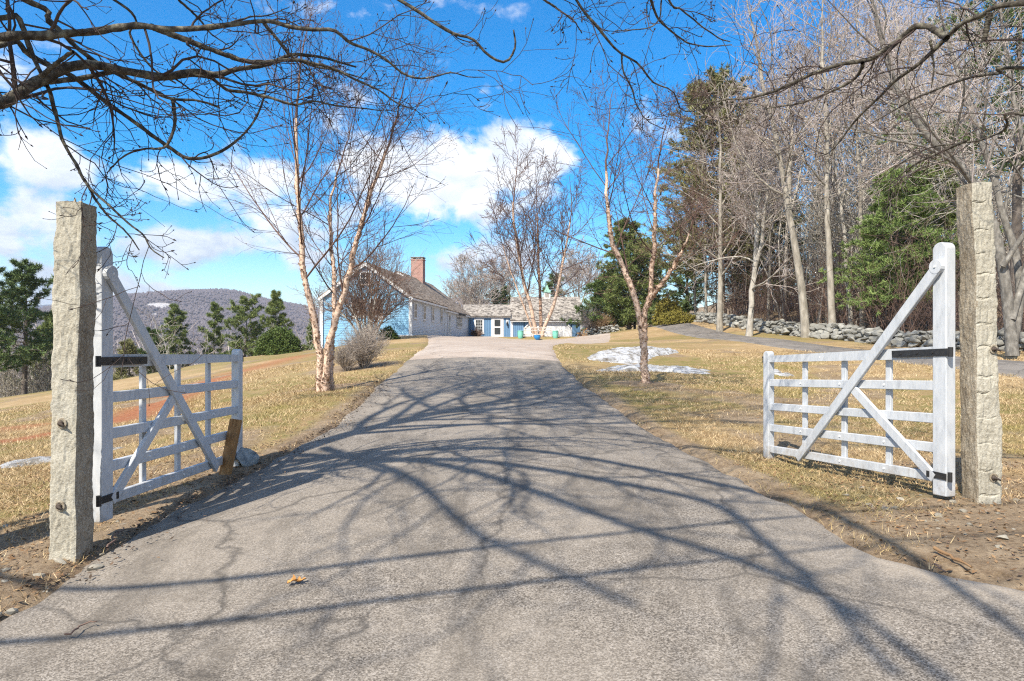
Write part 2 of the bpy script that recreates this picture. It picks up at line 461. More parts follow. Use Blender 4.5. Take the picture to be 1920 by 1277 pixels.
MT['hill'] = hill_mat()
MT['hill_tree'] = pmat('hillside_tree', [(0, (.10, .082, .084)), (.5, (.135, .112, .115)), (.85, (.17, .142, .145)), (1, (.07, .075, .06))], .012, 5, .95, island=.35)
MT['hill_dark'] = pmat('far_wooded_hill', [(0, (.05, .06, .08)), (1, (.09, .095, .115))], .02, 6, .95)

# ------------------------------------------------------------------ terrain
CP = np.array([
    (0, -25, -.6), (-12, -12, -.6), (14, -12, .0), (0, 0, 0), (0, 3, 0.0), (-.2, 7.2, .29), (-.2, 9.3, .36), (-.3, 12.5, .53), (-.6, 16.4, .82), (-.8, 21.4, 1.23),
    (-.7, 27, 1.46), (-.6, 33, 1.52), (-.5, 40, 1.59), (0, 50, 1.69), (-.5, 60, 1.85), (5, 60, 1.86), (5, 45, 1.63), (4, 36, 1.54), (0, 76, 2.06), (8, 76, 2.06), (-4.9, 76, 2.12), (-7.4, 50, 2.12), (-6.3, 63, 2.15), (-14.1, 50.7, .85), (-11, 50, 1.6),
    (-3.2, 4.7, .0), (-3.1, 7.4, .17), (-3.5, 12.8, .60), (-4.4, 19, .88), (-6.1, 14, .25), (-6.2, 10.5, .14), (-6, 8, .04), (-10, 5, -.35), (-22.5, 30, -1.3), (-14.4, 28, -.15),
    (-10, 28, .5), (-8, 34, 1.15), (-36, 50, -2.5), (-26.7, 45, -1.0), (-19, 48, .55), (-16, 52, .95), (-60, 75, -9), (-32, 80, -7.5), (-22, 74, -3.5), (-100, 110, -18), (-150, 20, -14),
    (-40, 10, -3.5), (-16, 100, -3), (0, 130, 1), (40, 130, 9), (3.75, 5.5, .2), (3.05, 8, .14), (2.73, 14, .70), (6.3, 15, .5), (13, 17.3, .88), (13, 22.5, 1.1), (13, 36, 1.75), (14, 66, 3.0),
    (4.7, 26, 1.28), (4, 20, .86), (10.3, 62, 2.75), (16, 60, 3.55), (16.5, 39, 1.98), (17, 29.4, 1.42), (18, 24.5, 1.26), (25, 60, 4.9), (30, 40, 3.6), (30, 25, 2.6), (40, 52, 6.5), (60, 60, 11), (7.5, 10, .28), (10, 4, .3), (16, 8, .6),
    (70, 20, 6), (30, 0, 1.6), (-20, -20, -2), (80, 120, 18), (-60, 160, -16), (20, 165, 4), (-150, 150, -28), (150, 60, 22), (150, 150, 28), (0, -60, -2), (-80, -60, -8), (80, -60, 4),
], float)


def _U(r2):
    return np.where(r2 > 0, r2 * np.log(np.maximum(r2, 1e-12)), 0)


def _tps():
    P = CP[:, :2] / 50; n = len(P)
    K = _U(((P[:, None] - P[None]) ** 2).sum(-1)) + 2e-4 * np.eye(n)
    A = np.zeros((n + 3, n + 3)); A[:n, :n] = K; A[:n, n] = 1; A[:n, n + 1:] = P; A[n, :n] = 1; A[n + 1:, :n] = P.T
    return np.linalg.solve(A, np.concatenate([CP[:, 2], [0, 0, 0]]))


_W = _tps()


def G(x, y):
    """height of the land"""
    x = np.clip(np.asarray(x, float), -150, 150); y = np.clip(np.asarray(y, float), -60, 165)
    sh = np.broadcast(x, y).shape
    p = np.stack([np.broadcast_to(x, sh).ravel(), np.broadcast_to(y, sh).ravel()], 1) / 50
    P = CP[:, :2] / 50
    out = np.empty(len(p))
    for i in range(0, len(p), 20000):
        q = p[i:i + 20000]
        out[i:i + 20000] = _U(((q[:, None] - P[None]) ** 2).sum(-1)) @ _W[:-3] + _W[-3] + q @ _W[-2:]
    return out.reshape(sh) if sh else float(out[0])


def hit(px, py, ymax=60):
    """where the line of sight through a photo point meets the land"""
    Y = np.linspace(2, ymax, 1200)
    d = EYE - (py - HY) / F * Y - G((px - CX) / F * Y, Y)
    k = np.argmax(d < 0) if (d < 0).any() else len(Y) - 1
    return (px - CX) / F * Y[k], Y[k]


Lpx = [(0, 1165), (110, 1092), (180, 1042), (265, 987), (340, 945), (430, 905), (500, 868), (560, 835), (620, 800), (680, 752), (720, 712), (752, 684)]
Rpx = [(1920, 1109), (1805, 1083), (1675, 1046), (1571, 999), (1482, 942), (1389, 895), (1305, 853), (1232, 817), (1165, 770), (1097, 723), (1060, 690)]
Ltab = sorted([hit(*p)[::-1] for p in Lpx]); Rtab = sorted([hit(*p)[::-1] for p in Rpx])
Ltab = [(-6, -9.5), (-1, -7.5), (1.0, -4.6), (2.4, -3.3)] + [t for t in Ltab if t[0] > 2.6] + [(22, -3.15), (27, -3.55), (34, -4.3), (44, -5.4), (50, -6.3), (76.2, -5.6)]
Rtab = [(-6, 10), (-1, 8), (1.0, 5.2), (2.4, 3.9)] + [t for t in Rtab if t[0] > 2.6] + [(22, 1.45), (27, 1.6), (31, 2.3), (34, 4.4), (40, 5.6), (50, 7.2), (62, 9.0), (76.2, 8.6)]


def drive_l(y):
    a = np.array(Ltab); return np.interp(y, a[:, 0], a[:, 1]) + .10 * (fbm(np.asarray(y) * 1.7, np.zeros_like(y) + 3.3, 5) - .5) * 2 + .10 * (fbm(np.asarray(y) * 7, np.zeros_like(y) + 1.3, 15) - .5)
def drive_r(y):
    a = np.array(Rtab); return np.interp(y, a[:, 0], a[:, 1]) + .10 * (fbm(np.asarray(y) * 1.7, np.zeros_like(y) + 9.3, 6) - .5) * 2 + .10 * (fbm(np.asarray(y) * 7, np.zeros_like(y) + 6.3, 16) - .5)
LANE = np.array([(-8, 15.5), (0, 14.4), (8, 13.7), (14, 13.3), (20, 13.0), (30, 12.8), (40, 12.9), (52, 13.3), (62, 13.9), (70, 15.2), (78, 18)], float)
def lane_c(y): return np.interp(y, LANE[:, 0], LANE[:, 1])
LANE_W = 1.3


def spaced(lo, hi, a, b, fine, grow=1.12):
    mid = list(np.arange(a, b + 1e-6, fine)); up = []; s = fine; x = b
    while x < hi: s = min(s * grow, 14); x += s; up.append(x)
    dn = []; s = fine; x = a
    while x > lo: s = min(s * grow, 14); x -= s; dn.append(x)
    return np.array(dn[::-1] + mid + up)


def grid_faces(nx, ny):
    i = np.arange(nx - 1)[:, None]; j = np.arange(ny - 1)[None]
    a = (i * ny + j).ravel(); return np.stack([a, a + ny, a + ny + 1, a + 1], 1)


def zone_attr(o, rgb):
    at_ = o.data.attributes.new('zone', 'FLOAT_COLOR', 'POINT')
    c = np.ones((len(rgb), 4), np.float32); c[:, :3] = rgb
    at_.data.foreach_set('color', c.ravel())


def inside_drive(x, y):
    """signed distance-ish: positive inside the paved drive and court"""
    d = np.minimum(x - drive_l(y), drive_r(y) - x)
    return np.where((y > 76.1) | (y < -6), -1, d)


REDS = [([hit(*q) for q in ((215, 790), (290, 760), (350, 735), (425, 705))], .9, 1.0), ([hit(*q) for q in ((430, 702), (500, 684), (560, 668))], 1.2, .7), ([hit(*q) for q in ((-20, 830), (40, 824), (95, 812))], .55, 1.0), ([hit(*q) for q in ((-20, 806), (60, 800))], .5, .7)]


def zones(x, y):
    d = inside_drive(x, y)
    n = fbm(x * .9, y * .9, 31)
    dirt = sstep(-.75, -.05, d) * .75 * (y < 30) * sstep(26, 8, y)
    for cx, cy, rx, ry, k in ((4.2, 4.6, 2.4, 1.5, 1.0), (3.4, 6.6, 1.0, 2.2, .45), (-3.7, 4.4, 1.6, 1.6, .85), (-2.8, 6.4, .55, 2.0, 1.0), (-3.7, 14.2, 1.4, .75, .75), (-4.4, 18.8, 1.5, 1.3, .9), (2.75, 13.95, .9, .5, 1.0), (-9.2, 49, 3.6, 1.2, .8)):  # bare soil and mulch; the left shrub's bed also has a shade patch painted in
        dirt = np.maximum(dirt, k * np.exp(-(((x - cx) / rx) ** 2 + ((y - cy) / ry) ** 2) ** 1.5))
    wood = sstep(0, 3, x - (16.8 + .02 * (y - 30))) * (y > 14)
    dirt = np.maximum(dirt, wood * .9)
    dirt = np.maximum(dirt, .62 * sstep(.56, .70, fbm(x * .55 + 9, y * .55, 33, 5)) * (y < 40))
    green = sstep(.42, .62, fbm(x * .16 + 3, y * .16, 51)) * .9
    for cx, cy, rx, ry, k in ((4.6, 15.5, 4.0, 2.4, 1.0), (5.5, 11.5, 3.5, 1.6, .8), (-5.5, 16, 2.6, 3.0, .8), (2.4, 22, 2, 3, .8), (-6, 27, 3, 6, .7)):
        green = np.maximum(green, k * np.exp(-(((x - cx) / rx) ** 2 + ((y - cy) / ry) ** 2)))
    red = 0 * x
    for line, wd, k in REDS:
        for (ax, ay), (bx, by) in zip(line[:-1], line[1:]):
            ux, uy = bx - ax, by - ay; t = np.clip(((x - ax) * ux + (y - ay) * uy) / (ux * ux + uy * uy), 0, 1)
            red = np.maximum(red, k * np.exp(-((x - ax - t * ux) ** 2 + (y - ay - t * uy) ** 2) / wd ** 2))
    return np.stack([dirt, green, red], -1), d


def micro(x, y):
    return .05 * (fbm(x * .8, y * .8, 11) - .5) + .035 * (fbm(x * 3.1, y * 3.1, 12, 3) - .5)


xs = spaced(-420, 420, -9, 9, .16, 1.035); ys = spaced(-70, 420, -1, 24, .16, 1.025)
X, Yg = np.meshgrid(xs, ys, indexing='ij')
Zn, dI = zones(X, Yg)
Z = G(X, Yg) + micro(X, Yg)
lw = LANE_W - np.abs(X - lane_c(Yg)); lw = np.where((Yg < -8) | (Yg > 78), -1, lw)
Z = Z - .11 * sstep(-.14, .25, dI) - .09 * sstep(-.2, .3, lw) + .02 * sstep(-.5, -.1, dI) * sstep(.0, -.1, dI)
gr = mesh_np('ground', np.stack([X, Yg, Z], -1).reshape(-1, 3), [grid_faces(len(xs), len(ys))], MT['ground'])
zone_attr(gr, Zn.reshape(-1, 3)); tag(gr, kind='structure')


def ribbon(name, ys, lo, hi, n, mat, lift=0.0, zone=None, crown=.03):
    u = np.linspace(0, 1, n)
    x = lo[:, None] * (1 - u) + hi[:, None] * u; y = np.repeat(ys[:, None], n, 1)
    z = G(x, y) + lift + crown * (1 - (2 * u - 1) ** 2)[None] - .05 * np.maximum(0, np.abs(2 * u - 1) - .97)[None] / .03
    o = mesh_np(name, np.stack([x, y, z], -1).reshape(-1, 3), [grid_faces(len(ys), n)[:, ::-1]], mat)
    zz = zone(x, y) if zone is not None else np.zeros(x.shape + (3,))
    zone_attr(o, zz.reshape(-1, 3)); tag(o, kind='structure')
    return o


def drive_zone(x, y):
    d = inside_drive(x, y)
    sand = .55 * np.exp(-(((x - 2.6) / 1.3) ** 2 + ((y - 4.0) / 1.1) ** 2)) + .35 * sstep(.35, 0, d)
    seam = 1.6 * np.exp(-((x - .10 - .10 * (fbm(y * .8, 0 * y, 8) - .5)) / .06) ** 2) * (y > 5.2) * (y < 14) + .8 * sstep(.3, 0, d) * (x < 0) * sstep(13, 5, y)
    return np.stack([sand, seam, 0 * x], -1)


SEAM = 19.6
yd = np.concatenate([np.arange(-6, 12, .12), np.arange(12, SEAM, .2), [SEAM]])
ribbon('driveway', yd, drive_l(yd), drive_r(yd), 60, MT['asphalt'], 0, drive_zone)
yc = np.concatenate([[SEAM + .02], np.arange(SEAM + .3, 76.2, .4)])
ribbon('parking_court', yc, drive_l(yc), drive_r(yc), 40, MT['court'], 0)
yl = np.arange(-8, 78, .5)
lz = lambda x, y: np.stack([.25 * np.exp(-((x - lane_c(y)) / .45) ** 2), .5 * np.exp(-((np.abs(x - lane_c(y)) - .85) / .3) ** 2), 0 * x], -1)
ribbon('lane', yl, lane_c(yl) - LANE_W, lane_c(yl) + LANE_W, 14, MT['lane'], .01, lz)

# lawn island in the court
def disc(name, cx, cy, rx, ry, h, mat, zone, seed, nr=10, nt=48, lift=.03):
    r = np.linspace(0, 1, nr); th = np.arange(nt) * 2 * math.pi / nt
    wob = 1 + .22 * (fbm(np.cos(th) * 1.5 + 5, np.sin(th) * 1.5 + 5, seed) - .5) * 2
    x = cx + rx * r[:, None] * np.cos(th) * wob; y = cy + ry * r[:, None] * np.sin(th) * wob
    z = G(x, y) + lift + h * (1 - r[:, None] ** 2) - .10 * (r[:, None] > .99) + (.1 * h) * (fbm(x * 3, y * 3, seed) - .5)
    i = np.arange(nr - 1)[:, None]; j = np.arange(nt)[None]; k = (j + 1) % nt
    q = np.stack([i * nt + j, (i + 1) * nt + j, (i + 1) * nt + k, i * nt + k], -1).reshape(-1, 4)
    o = mesh_np(name, np.stack([x, y, z], -1).reshape(-1, 3), [q], mat)
    zz = np.zeros((nr * nt, 3)); zz[:] = zone; zone_attr(o, zz)
    return o


tag(disc('lawn_island', 2.3, 63.2, 4.0, 1.5, .22, MT['ground'], (.15, .7, 0), 4), kind='structure')

# ------------------------------------------------------------------ branch growth
def norm(v): return v / np.maximum(np.linalg.norm(v, axis=-1, keepdims=True), 1e-9)


def tubes(acc, p, r, sides):
    """p (N,P,3) centre lines, r (N,P) radii -> tube walls"""
    N, P, _ = p.shape
    t = np.gradient(p, axis=1); t = norm(t)
    ref = np.zeros((N, 1, 3)); m = np.abs(norm(p[:, -1] - p[:, 0])[:, 2]) < .8
    ref[m, 0, 2] = 1; ref[~m, 0, 0] = 1
    u = norm(np.cross(ref, t)); w = np.cross(t, u)
    th = np.arange(sides) * 2 * math.pi / sides
    v = p[:, :, None] + r[:, :, None, None] * (np.cos(th)[:, None] * u[:, :, None] + np.sin(th)[:, None] * w[:, :, None])
    base = (np.arange(N)[:, None, None] * P + np.arange(P - 1)[None, :, None]) * sides
    k = np.arange(sides)[None, None]; k2 = (k + 1) % sides
    q = np.stack([base + k, base + k2, base + k2 + sides, base + k + sides], -1).reshape(-1, 4)
    acc.add(v.reshape(-1, 3), q)


def tubes_rough(acc, p, r, sides, rng, amp):
    N, P, _ = p.shape
    t = norm(np.gradient(p, axis=1))
    ref = np.zeros((N, 1, 3)); m = np.abs(norm(p[:, -1] - p[:, 0])[:, 2]) < .8
    ref[m, 0, 2] = 1; ref[~m, 0, 0] = 1
    u = norm(np.cross(ref, t)); w = np.cross(t, u)
    th = np.arange(sides) * 2 * math.pi / sides
    rr = r[:, :, None] * (1 + amp * rng.normal(size=(N, P, sides)))
    v = p[:, :, None] + rr[..., None] * (np.cos(th)[:, None] * u[:, :, None] + np.sin(th)[:, None] * w[:, :, None])
    base = (np.arange(N)[:, None, None] * P + np.arange(P - 1)[None, :, None]) * sides
    k = np.arange(sides)[None, None]; k2 = (k + 1) % sides
    acc.add(v.reshape(-1, 3), np.stack([base + k, base + k2, base + k2 + sides, base + k + sides], -1).reshape(-1, 4))


def resample(pts, n):
    """smooth polyline through pts -> n points (Catmull-Rom by arc length)"""
    p = np.asarray(pts, float); m = len(p)
    e = np.concatenate([[2 * p[0] - p[1]], p, [2 * p[-1] - p[-2]]])
    out = []
    for i in range(m - 1):
        a, b, c, d = e[i:i + 4]
        for t in np.linspace(0, 1, 9)[:-1]:
            out.append(.5 * (2 * b + (c - a) * t + (2 * a - 5 * b + 4 * c - d) * t * t + (3 * b - a - 3 * c + d) * t ** 3))
    out.append(p[-1]); out = np.array(out)
    s = np.concatenate([[0], np.cumsum(np.linalg.norm(np.diff(out, axis=0), axis=1))])
    q = np.linspace(0, s[-1], n)
    return np.stack([np.interp(q, s, out[:, k]) for k in range(out.shape[1])], 1)


def grow(rng, pp, pr, n, t0, t1, ang, angsd, ln, P, rk, rtip, up=0.0, wig=.1, shape=None, flat=0.0, bend=None, absl=None, lsd=.25):
    """children branches on the parents pp (N,Q,3), pr (N,Q)"""
    N, Q, _ = pp.shape
    plen = np.linalg.norm(np.diff(pp, axis=1), axis=2).sum(1)
    k = np.arange(n)[None]
    t = np.clip(t0 + (t1 - t0) * (k + rng.random((N, n))) / n, 0, .9999)
    f = t * (Q - 1); i = np.minimum(f.astype(int), Q - 2); w = (f - i)[..., None]
    a = np.arange(N)[:, None]
    pos = pp[a, i] * (1 - w) + pp[a, i + 1] * w
    rad = pr[a, i] * (1 - w[..., 0]) + pr[a, i + 1] * w[..., 0]
    tan = norm(pp[a, i + 1] - pp[a, i])
    ref = norm(rng.normal(size=(N, 1, 3)))
    u = norm(np.cross(np.broadcast_to(ref, tan.shape), tan)); v = np.cross(tan, u)
    phi = k * 2.4 + rng.random((N, 1)) * 6.3 + rng.normal(size=(N, n)) * .5
    perp = np.cos(phi)[..., None] * u + np.sin(phi)[..., None] * v
    if flat:
        perp[..., 2] *= (1 - flat); perp = norm(perp - tan * (perp * tan).sum(-1, keepdims=True))
    th = ang + angsd * rng.normal(size=(N, n))
    d = np.cos(th)[..., None] * tan + np.sin(th)[..., None] * perp
    L = (absl if absl is not None else ln * plen[:, None]) * np.exp(lsd * np.clip(rng.normal(size=(N, n)), -2, 1.15))
    if shape is not None: L = L * shape((t - t0) / (t1 - t0 + 1e-9))
    M_ = N * n
    pos = pos.reshape(M_, 3); d = norm(d.reshape(M_, 3)); L = np.broadcast_to(L, (N, n)).reshape(M_); rad = rad.reshape(M_)
    r0 = np.maximum(rad * rk, rtip)
    pts = np.empty((M_, P, 3)); pts[:, 0] = pos
    st = (L / (P - 1))[:, None]
    cur = rng.normal(size=(M_, 3)) * wig * .6
    for j in range(1, P):
        pts[:, j] = pts[:, j - 1] + d * st
        d = d + rng.normal(size=(M_, 3)) * wig + cur
        d[:, 2] += up / (P - 1) * 2
        if bend is not None: d[:, 2] += bend * (2 * j / P - 1)
        d = norm(d)
    s = np.linspace(0, 1, P)[None]
    r = rtip + (r0[:, None] - rtip) * (1 - s) ** .85
    return pts, r


def buds(acc, p, size, rng, frac=1.0):
    """little pointed buds or catkins at branch ends"""
    q = p[rng.random(len(p)) < frac]
    if not len(q): return
    tip = q[:, -1]; d = norm(q[:, -1] - q[:, -2])
    u = norm(np.cross(d, rng.normal(size=d.shape))); w = np.cross(d, u)
    s = size * (.6 + .8 * rng.random((len(q), 1)))
    v = np.stack([tip - d * s * .4, tip + u * s * .35, tip - u * s * .17 + w * s * .3, tip - u * s * .17 - w * s * .3, tip + d * s], 1).reshape(-1, 3)
    b = (np.arange(len(q)) * 5)[:, None, None]
    f = np.array([[0, 2, 1], [0, 3, 2], [0, 1, 3], [4, 1, 2], [4, 2, 3], [4, 3, 1]])[None]
    acc.add(v, (b + f).reshape(-1, 3))


def path_tree(rng, paths, radii, npts=26):
    out_p = []; out_r = []
    for pts, (ra, rb) in zip(paths, radii):
        p = resample(pts, npts); s = np.linspace(0, 1, npts)
        out_p.append(p); out_r.append(rb + (ra - rb) * (1 - s) ** .9)
    return np.array(out_p), np.array(out_r)


def flakes(acc, p, r, rng, n, size, tmax=.7):
    """curled bark scales standing off the trunk"""
    N, P, _ = p.shape
    a = rng.integers(0, N, n); t = rng.random(n) ** 1.5 * tmax * (P - 1); i = np.minimum(t.astype(int), P - 2); w = (t - i)[:, None]
    c = p[a, i] * (1 - w) + p[a, i + 1] * w; rad = r[a, i]
    tan = norm(p[a, i + 1] - p[a, i]); u = norm(np.cross(tan, rng.normal(size=(n, 3)))); s = np.cross(tan, u)
    L = size * (.5 + rng.random((n, 1))); W = L * (.5 + .6 * rng.random((n, 1)))
    o = c + u * rad[:, None] * 1.0
    lift = u * L * (.25 + .35 * rng.random((n, 1)))
    v = np.stack([o - s * W * .5, o + s * W * .5, o + s * W * .45 + tan * L * .6 + lift * .35, o - s * W * .45 + tan * L * .6 + lift * .35, o + s * W * .3 + tan * L + lift, o - s * W * .3 + tan * L + lift], 1).reshape(-1, 3)
    b = (np.arange(n) * 6)[:, None, None]
    acc.add(v, (b + np.array([[0, 1, 2, 3], [3, 2, 4, 5]])[None]).reshape(-1, 4))


def make_tree(name, base, trunk, crown, label, cat, group=None, mt=None, mc=None, smooth=True):
    """trunk / crown: Acc in world coordinates"""
    root = empty(name, base, label, cat, group)
    b = np.asarray(base, float)
    trunk.build('trunk', mt, root, smooth, False, b)
    crown.build('crown', mc, root, smooth, False, b)
    return root


def gz(x, y): return float(G(np.array([x]), np.array([y]))[0])


# ------------------------------------------------------------------ river birches
def birch(base, paths, radii, seed, label, group, low, limbs=13, twig=.0035, L1=.34, near=True, tipbud=.02, up1=.25):
    rng = np.random.default_rng(seed)
    T = Acc(); K = Acc()
    p, r = path_tree(rng, paths, radii, 30)
    p[:, 1:] += rng.normal(size=p[:, 1:].shape) * .012
    flare = np.ones(30); flare[:3] = (1.3, 1.12, 1.04); r = r * flare
    tubes_rough(T, p[:, :22], r[:, :22], 10 if near else 7, rng, .06 if near else .03)
    tubes(K, p[:, 21:], r[:, 21:] * .9, 6)
    if near:
        flakes(T, p, r, rng, 560 * len(paths), .042, .62)
    plen_ = np.linalg.norm(np.diff(p, axis=1), axis=2).sum(1); lk = (L1 * np.maximum(plen_, plen_.max() * .25))[:, None]
    a, ar = grow(rng, p, r, limbs, low, .985, .82, .16, L1, 11, .36, .0035 if near else .012, up1, .05, shape=lambda t: 1.15 - .78 * t)
    b, br = grow(rng, a, ar, 7, .12, .98, .62, .2, .46, 7, .55, twig * 1.15, .10, .09, shape=lambda t: 1.1 - .6 * t)
    c, cr = grow(rng, b, br, 6, .10, 1., .52, .2, .50, 5, .7, twig, -.05, .10)
    tubes(K, a, ar, 6 if near else 4); tubes(K, b, br, 4 if near else 3); tubes(K, c, cr, 3)
    if near:
        d, dr = grow(rng, c, cr, 1, .2, .9, .6, .2, .55, 4, .8, twig * .8, -.1, .14)
        tubes(K, d, dr, 3); buds(K, c, tipbud, rng, .7); buds(K, d, tipbud, rng, .5)
    return make_tree('birch_tree', base, T, K, label, 'birch', group, MT['bark_birch'], MT['twig_birch'])


def trace(pts, Y0, Y1=None):
    Y1 = Y0 if Y1 is None else Y1
    n = len(pts)
    return [at(x, y, Y0 + (Y1 - Y0) * i / max(1, n - 1)) for i, (x, y) in enumerate(pts)]


BY = hit(610, 733)[1]; BX = hit(610, 733)[0]
birch((BX, BY, gz(BX, BY) - .03), [
    trace([(602, 742), (600, 710), (601, 677), (590, 609), (583, 571), (574, 522), (567, 487), (565, 449), (561, 400), (558, 344), (555, 282), (556, 204), (561, 157), (566, 94), (585, 22)], BY, BY - .2),
    trace([(612, 742), (610, 715), (614, 658), (626, 614), (637, 579), (649, 534), (659, 487), (670, 447), (683, 400), (697, 351), (710, 326), (722, 291), (732, 263), (744, 219), (756, 165), (772, 110)], BY - .1, BY - .5),
    trace([(621, 740), (619, 715), (620, 675), (625, 610), (628, 557), (626, 510), (621, 470), (619, 430), (620, 395), (625, 354), (641, 297), (650, 266), (660, 225), (668, 190)], BY + .2, BY + 1.1)],
    [(.072, .005), (.068, .005), (.055, .004)], 11, 'three-stemmed birch with peeling pink bark on the left lawn beside the driveway', None, .30, 15, .0022, .36)
RX, RY = hit(1210, 719)
birch((RX, RY, gz(RX, RY) - .03), [
    trace([(1211, 724), (1210, 700), (1209, 682), (1206, 644), (1202, 607), (1196, 579), (1191, 560), (1187, 545), (1173, 513), (1154, 467), (1143, 431), (1138, 367), (1137, 298), (1141, 229), (1150, 165)], RY, RY + .1),
    trace([(1207, 640), (1208, 600), (1211, 575), (1219, 553), (1223, 504), (1226, 470), (1227, 412), (1232, 321), (1242, 257), (1262, 190)], RY + .03, RY - .5),
    trace([(1213, 575), (1225, 552), (1244, 530), (1268, 492), (1285, 455), (1300, 415), (1312, 375)], RY, RY - .9)],
    [(.074, .005), (.055, .004), (.04, .003)], 23, 'single birch with forked trunk on the right lawn in front of the snow pile', None, .34, 12, .0022, .34)
CY = 64.0
CB = at(1011, 634, CY)
birch((CB[0], CB[1], gz(CB[0], CB[1])), [
    trace([(1006, 636), (1003, 616), (994, 570), (983, 534), (977, 500), (968, 450), (962, 390), (968, 330), (972, 280)], CY, CY - 1),
    trace([(1011, 636), (1014, 613), (1013, 563), (1010, 500), (1008, 430), (1006, 370), (1004, 310)], CY + .2, CY + 1),
    trace([(1015, 636), (1020, 616), (1039, 570), (1052, 509), (1065, 440), (1072, 390), (1068, 330)], CY, CY - .5),
    trace([(1004, 636), (992, 602), (977, 560), (958, 510), (940, 450), (925, 390)], CY - .3, CY - 2)],
    [(.21, .02), (.18, .02), (.19, .02), (.11, .015)], 37, 'tall birch clump on the small lawn island in front of the garage door', None, .22, 18, .013, .36, False, up1=.45)

# ------------------------------------------------------------------ overhanging maples close to the camera
def limb_tree(name, base, stem_paths, stem_r, limbs, seed, label, extra=None, tw=.0027, mt='bark_dark', mc='twig_dark'):
    """limbs: list of (points, r0, r1, number of side shoots)"""
    rng = np.random.default_rng(seed)
    T = Acc(); K = Acc()
    p, r = path_tree(rng, stem_paths, stem_r, 22)
    fl = np.ones(22); fl[:3] = (1.5, 1.2, 1.07)
    tubes_rough(T, p, r * fl, 14, rng, .04)
    for pts, r0, r1, ns in limbs:
        mult = 1.0
        if isinstance(ns, tuple): ns, mult = ns
        q = resample(pts, 40); L = np.linalg.norm(np.diff(q, axis=0), axis=1).sum()
        jit = rng.normal(size=(40, 3)) * .006 * L ** .5; jit[0] = 0
        q = q + np.cumsum(jit, 0) * .25
        s = np.linspace(0, 1, 40)
        rr = (r1 + (r0 - r1) * (1 - s) ** .9) * (1 + .06 * rng.normal(size=40))
        q2 = resample(q, 110); r2 = np.interp(np.linspace(0, 1, 110), s, rr) * (1 + .10 * (rng.random(110) > .86)); tubes_rough(T, q2[None], r2[None], 10, rng, .075)
        if ns:
            a, ar = grow(rng, q[None], rr[None], max(3, int(ns * .72)), .12, 1., .85, .3, .2, 9, .45, tw, -.02, .17, absl=mult * .62 * min(1.3, max(.55, L / 3.5)), lsd=.45, bend=.10)
            b, br = grow(rng, a, ar, 5, .15, 1., .8, .3, .46, 6, .7, tw * .85, .12, .20, lsd=.4)
            c, cr = grow(rng, b, br, 2, .25, 1., .75, .3, .5, 4, .8, tw * .7, .2, .2, lsd=.4)
            tubes(K, a, ar, 5); tubes(K, b, br, 4); tubes(K, c, cr, 3)
            buds(K, a, .022, rng, .9); buds(K, b, .018, rng, .9); buds(K, c, .015, rng, .9)
    if extra is not None: extra(rng, p, r, T, K)
    return make_tree(name, base, T, K, label, 'tree', None, MT[mt], MT[mc])


def full_crown(n1, L1, tw, low, n2=8, n3=6):
    def f(rng, p, r, T, K):
        a, ar = grow(rng, p, r, n1, low, .97, .85, .2, L1, 12, .5, .01, .35, .08, shape=lambda t: 1.1 - .6 * t)
        b, br = grow(rng, a, ar, n2, .2, .98, .75, .2, .45, 8, .5, tw * 1.6, .15, .11)
        c, cr = grow(rng, b, br, n3, .15, 1., .7, .25, .45, 5, .6, tw, .1, .15)
        tubes(T, a, ar, 7); tubes(K, b, br, 4); tubes(K, c, cr, 3)
    return f


J = np.array([-5.0, 3.4, gz(-5.0, 3.4)])
up = lambda h, dx=0, dy=0: J + np.array([dx, dy, h])
D = 4.5
LL = []
LL.append(([up(2.3), up(2.75, .7, .6)] + trace([(0, 191), (38, 169), (81, 147), (132, 122), (175, 117), (219, 124), (269, 135), (313, 141), (376, 132), (407, 141), (454, 130), (500, 124), (550, 106), (610, 112), (670, 130)], 4.5, 5.6), .062, .006, 14))
LL.append(([up(2.9), up(3.3, .5, .5)] + trace([(0, 72), (41, 63), (88, 72), (125, 64), (157, 61), (200, 56), (251, 49), (298, 52), (354, 52), (407, 50), (454, 44), (500, 41), (541, 52), (588, 58), (632, 61), (644, 77), (672, 88), (707, 106), (732, 125), (754, 141), (788, 146), (823, 138), (848, 133), (876, 144), (901, 144)], 4.3, 5.6), .040, .003, 20))
LL.append(([up(3.8), up(4.2, .7, .3)] + trace([(58, 0), (94, 34), (125, 63), (150, 88), (188, 116), (226, 138), (276, 160), (329, 186), (382, 188), (423, 202)], 4.7, 5.3), .036, .007, 10))
LL.append(([up(2.6), up(3.0, .6, .6)] + trace([(0, 94), (25, 91), (56, 113), (94, 132), (132, 147), (166, 172), (219, 213), (266, 244), (307, 276), (357, 307), (401, 299), (432, 285), (464, 257), (489, 219), (498, 188), (506, 160)], 4.6, 5.7), .030, .006, 12))
LL.append(([up(3.1), up(3.4, .7, .7)] + trace([(0, 31), (31, 31), (50, 75), (66, 116), (88, 160), (103, 213), (113, 254), (138, 298), (157, 335), (182, 364), (213, 389), (229, 411), (262, 436), (272, 460), (300, 482)], 4.7, 4.9), .03, .004, 13))
LL.append((trace([(157, 335), (180, 375), (197, 400), (225, 425), (240, 440), (262, 470)], 4.8, 5.0), .011, .004, 9))
LL.append(([up(4.2), up(4.6, 1.0, .7)] + trace([(222, 0), (241, 47), (251, 72), (273, 107), (295, 128), (330, 150)], 4.9, 5.2), .022, .006, 7))
LL.append((trace([(285, 50), (295, 53), (345, 72), (407, 97), (464, 113), (500, 113), (550, 108), (619, 122), (660, 141), (707, 163), (745, 188), (776, 200)], 4.8, 5.7), .022, .004, 16))
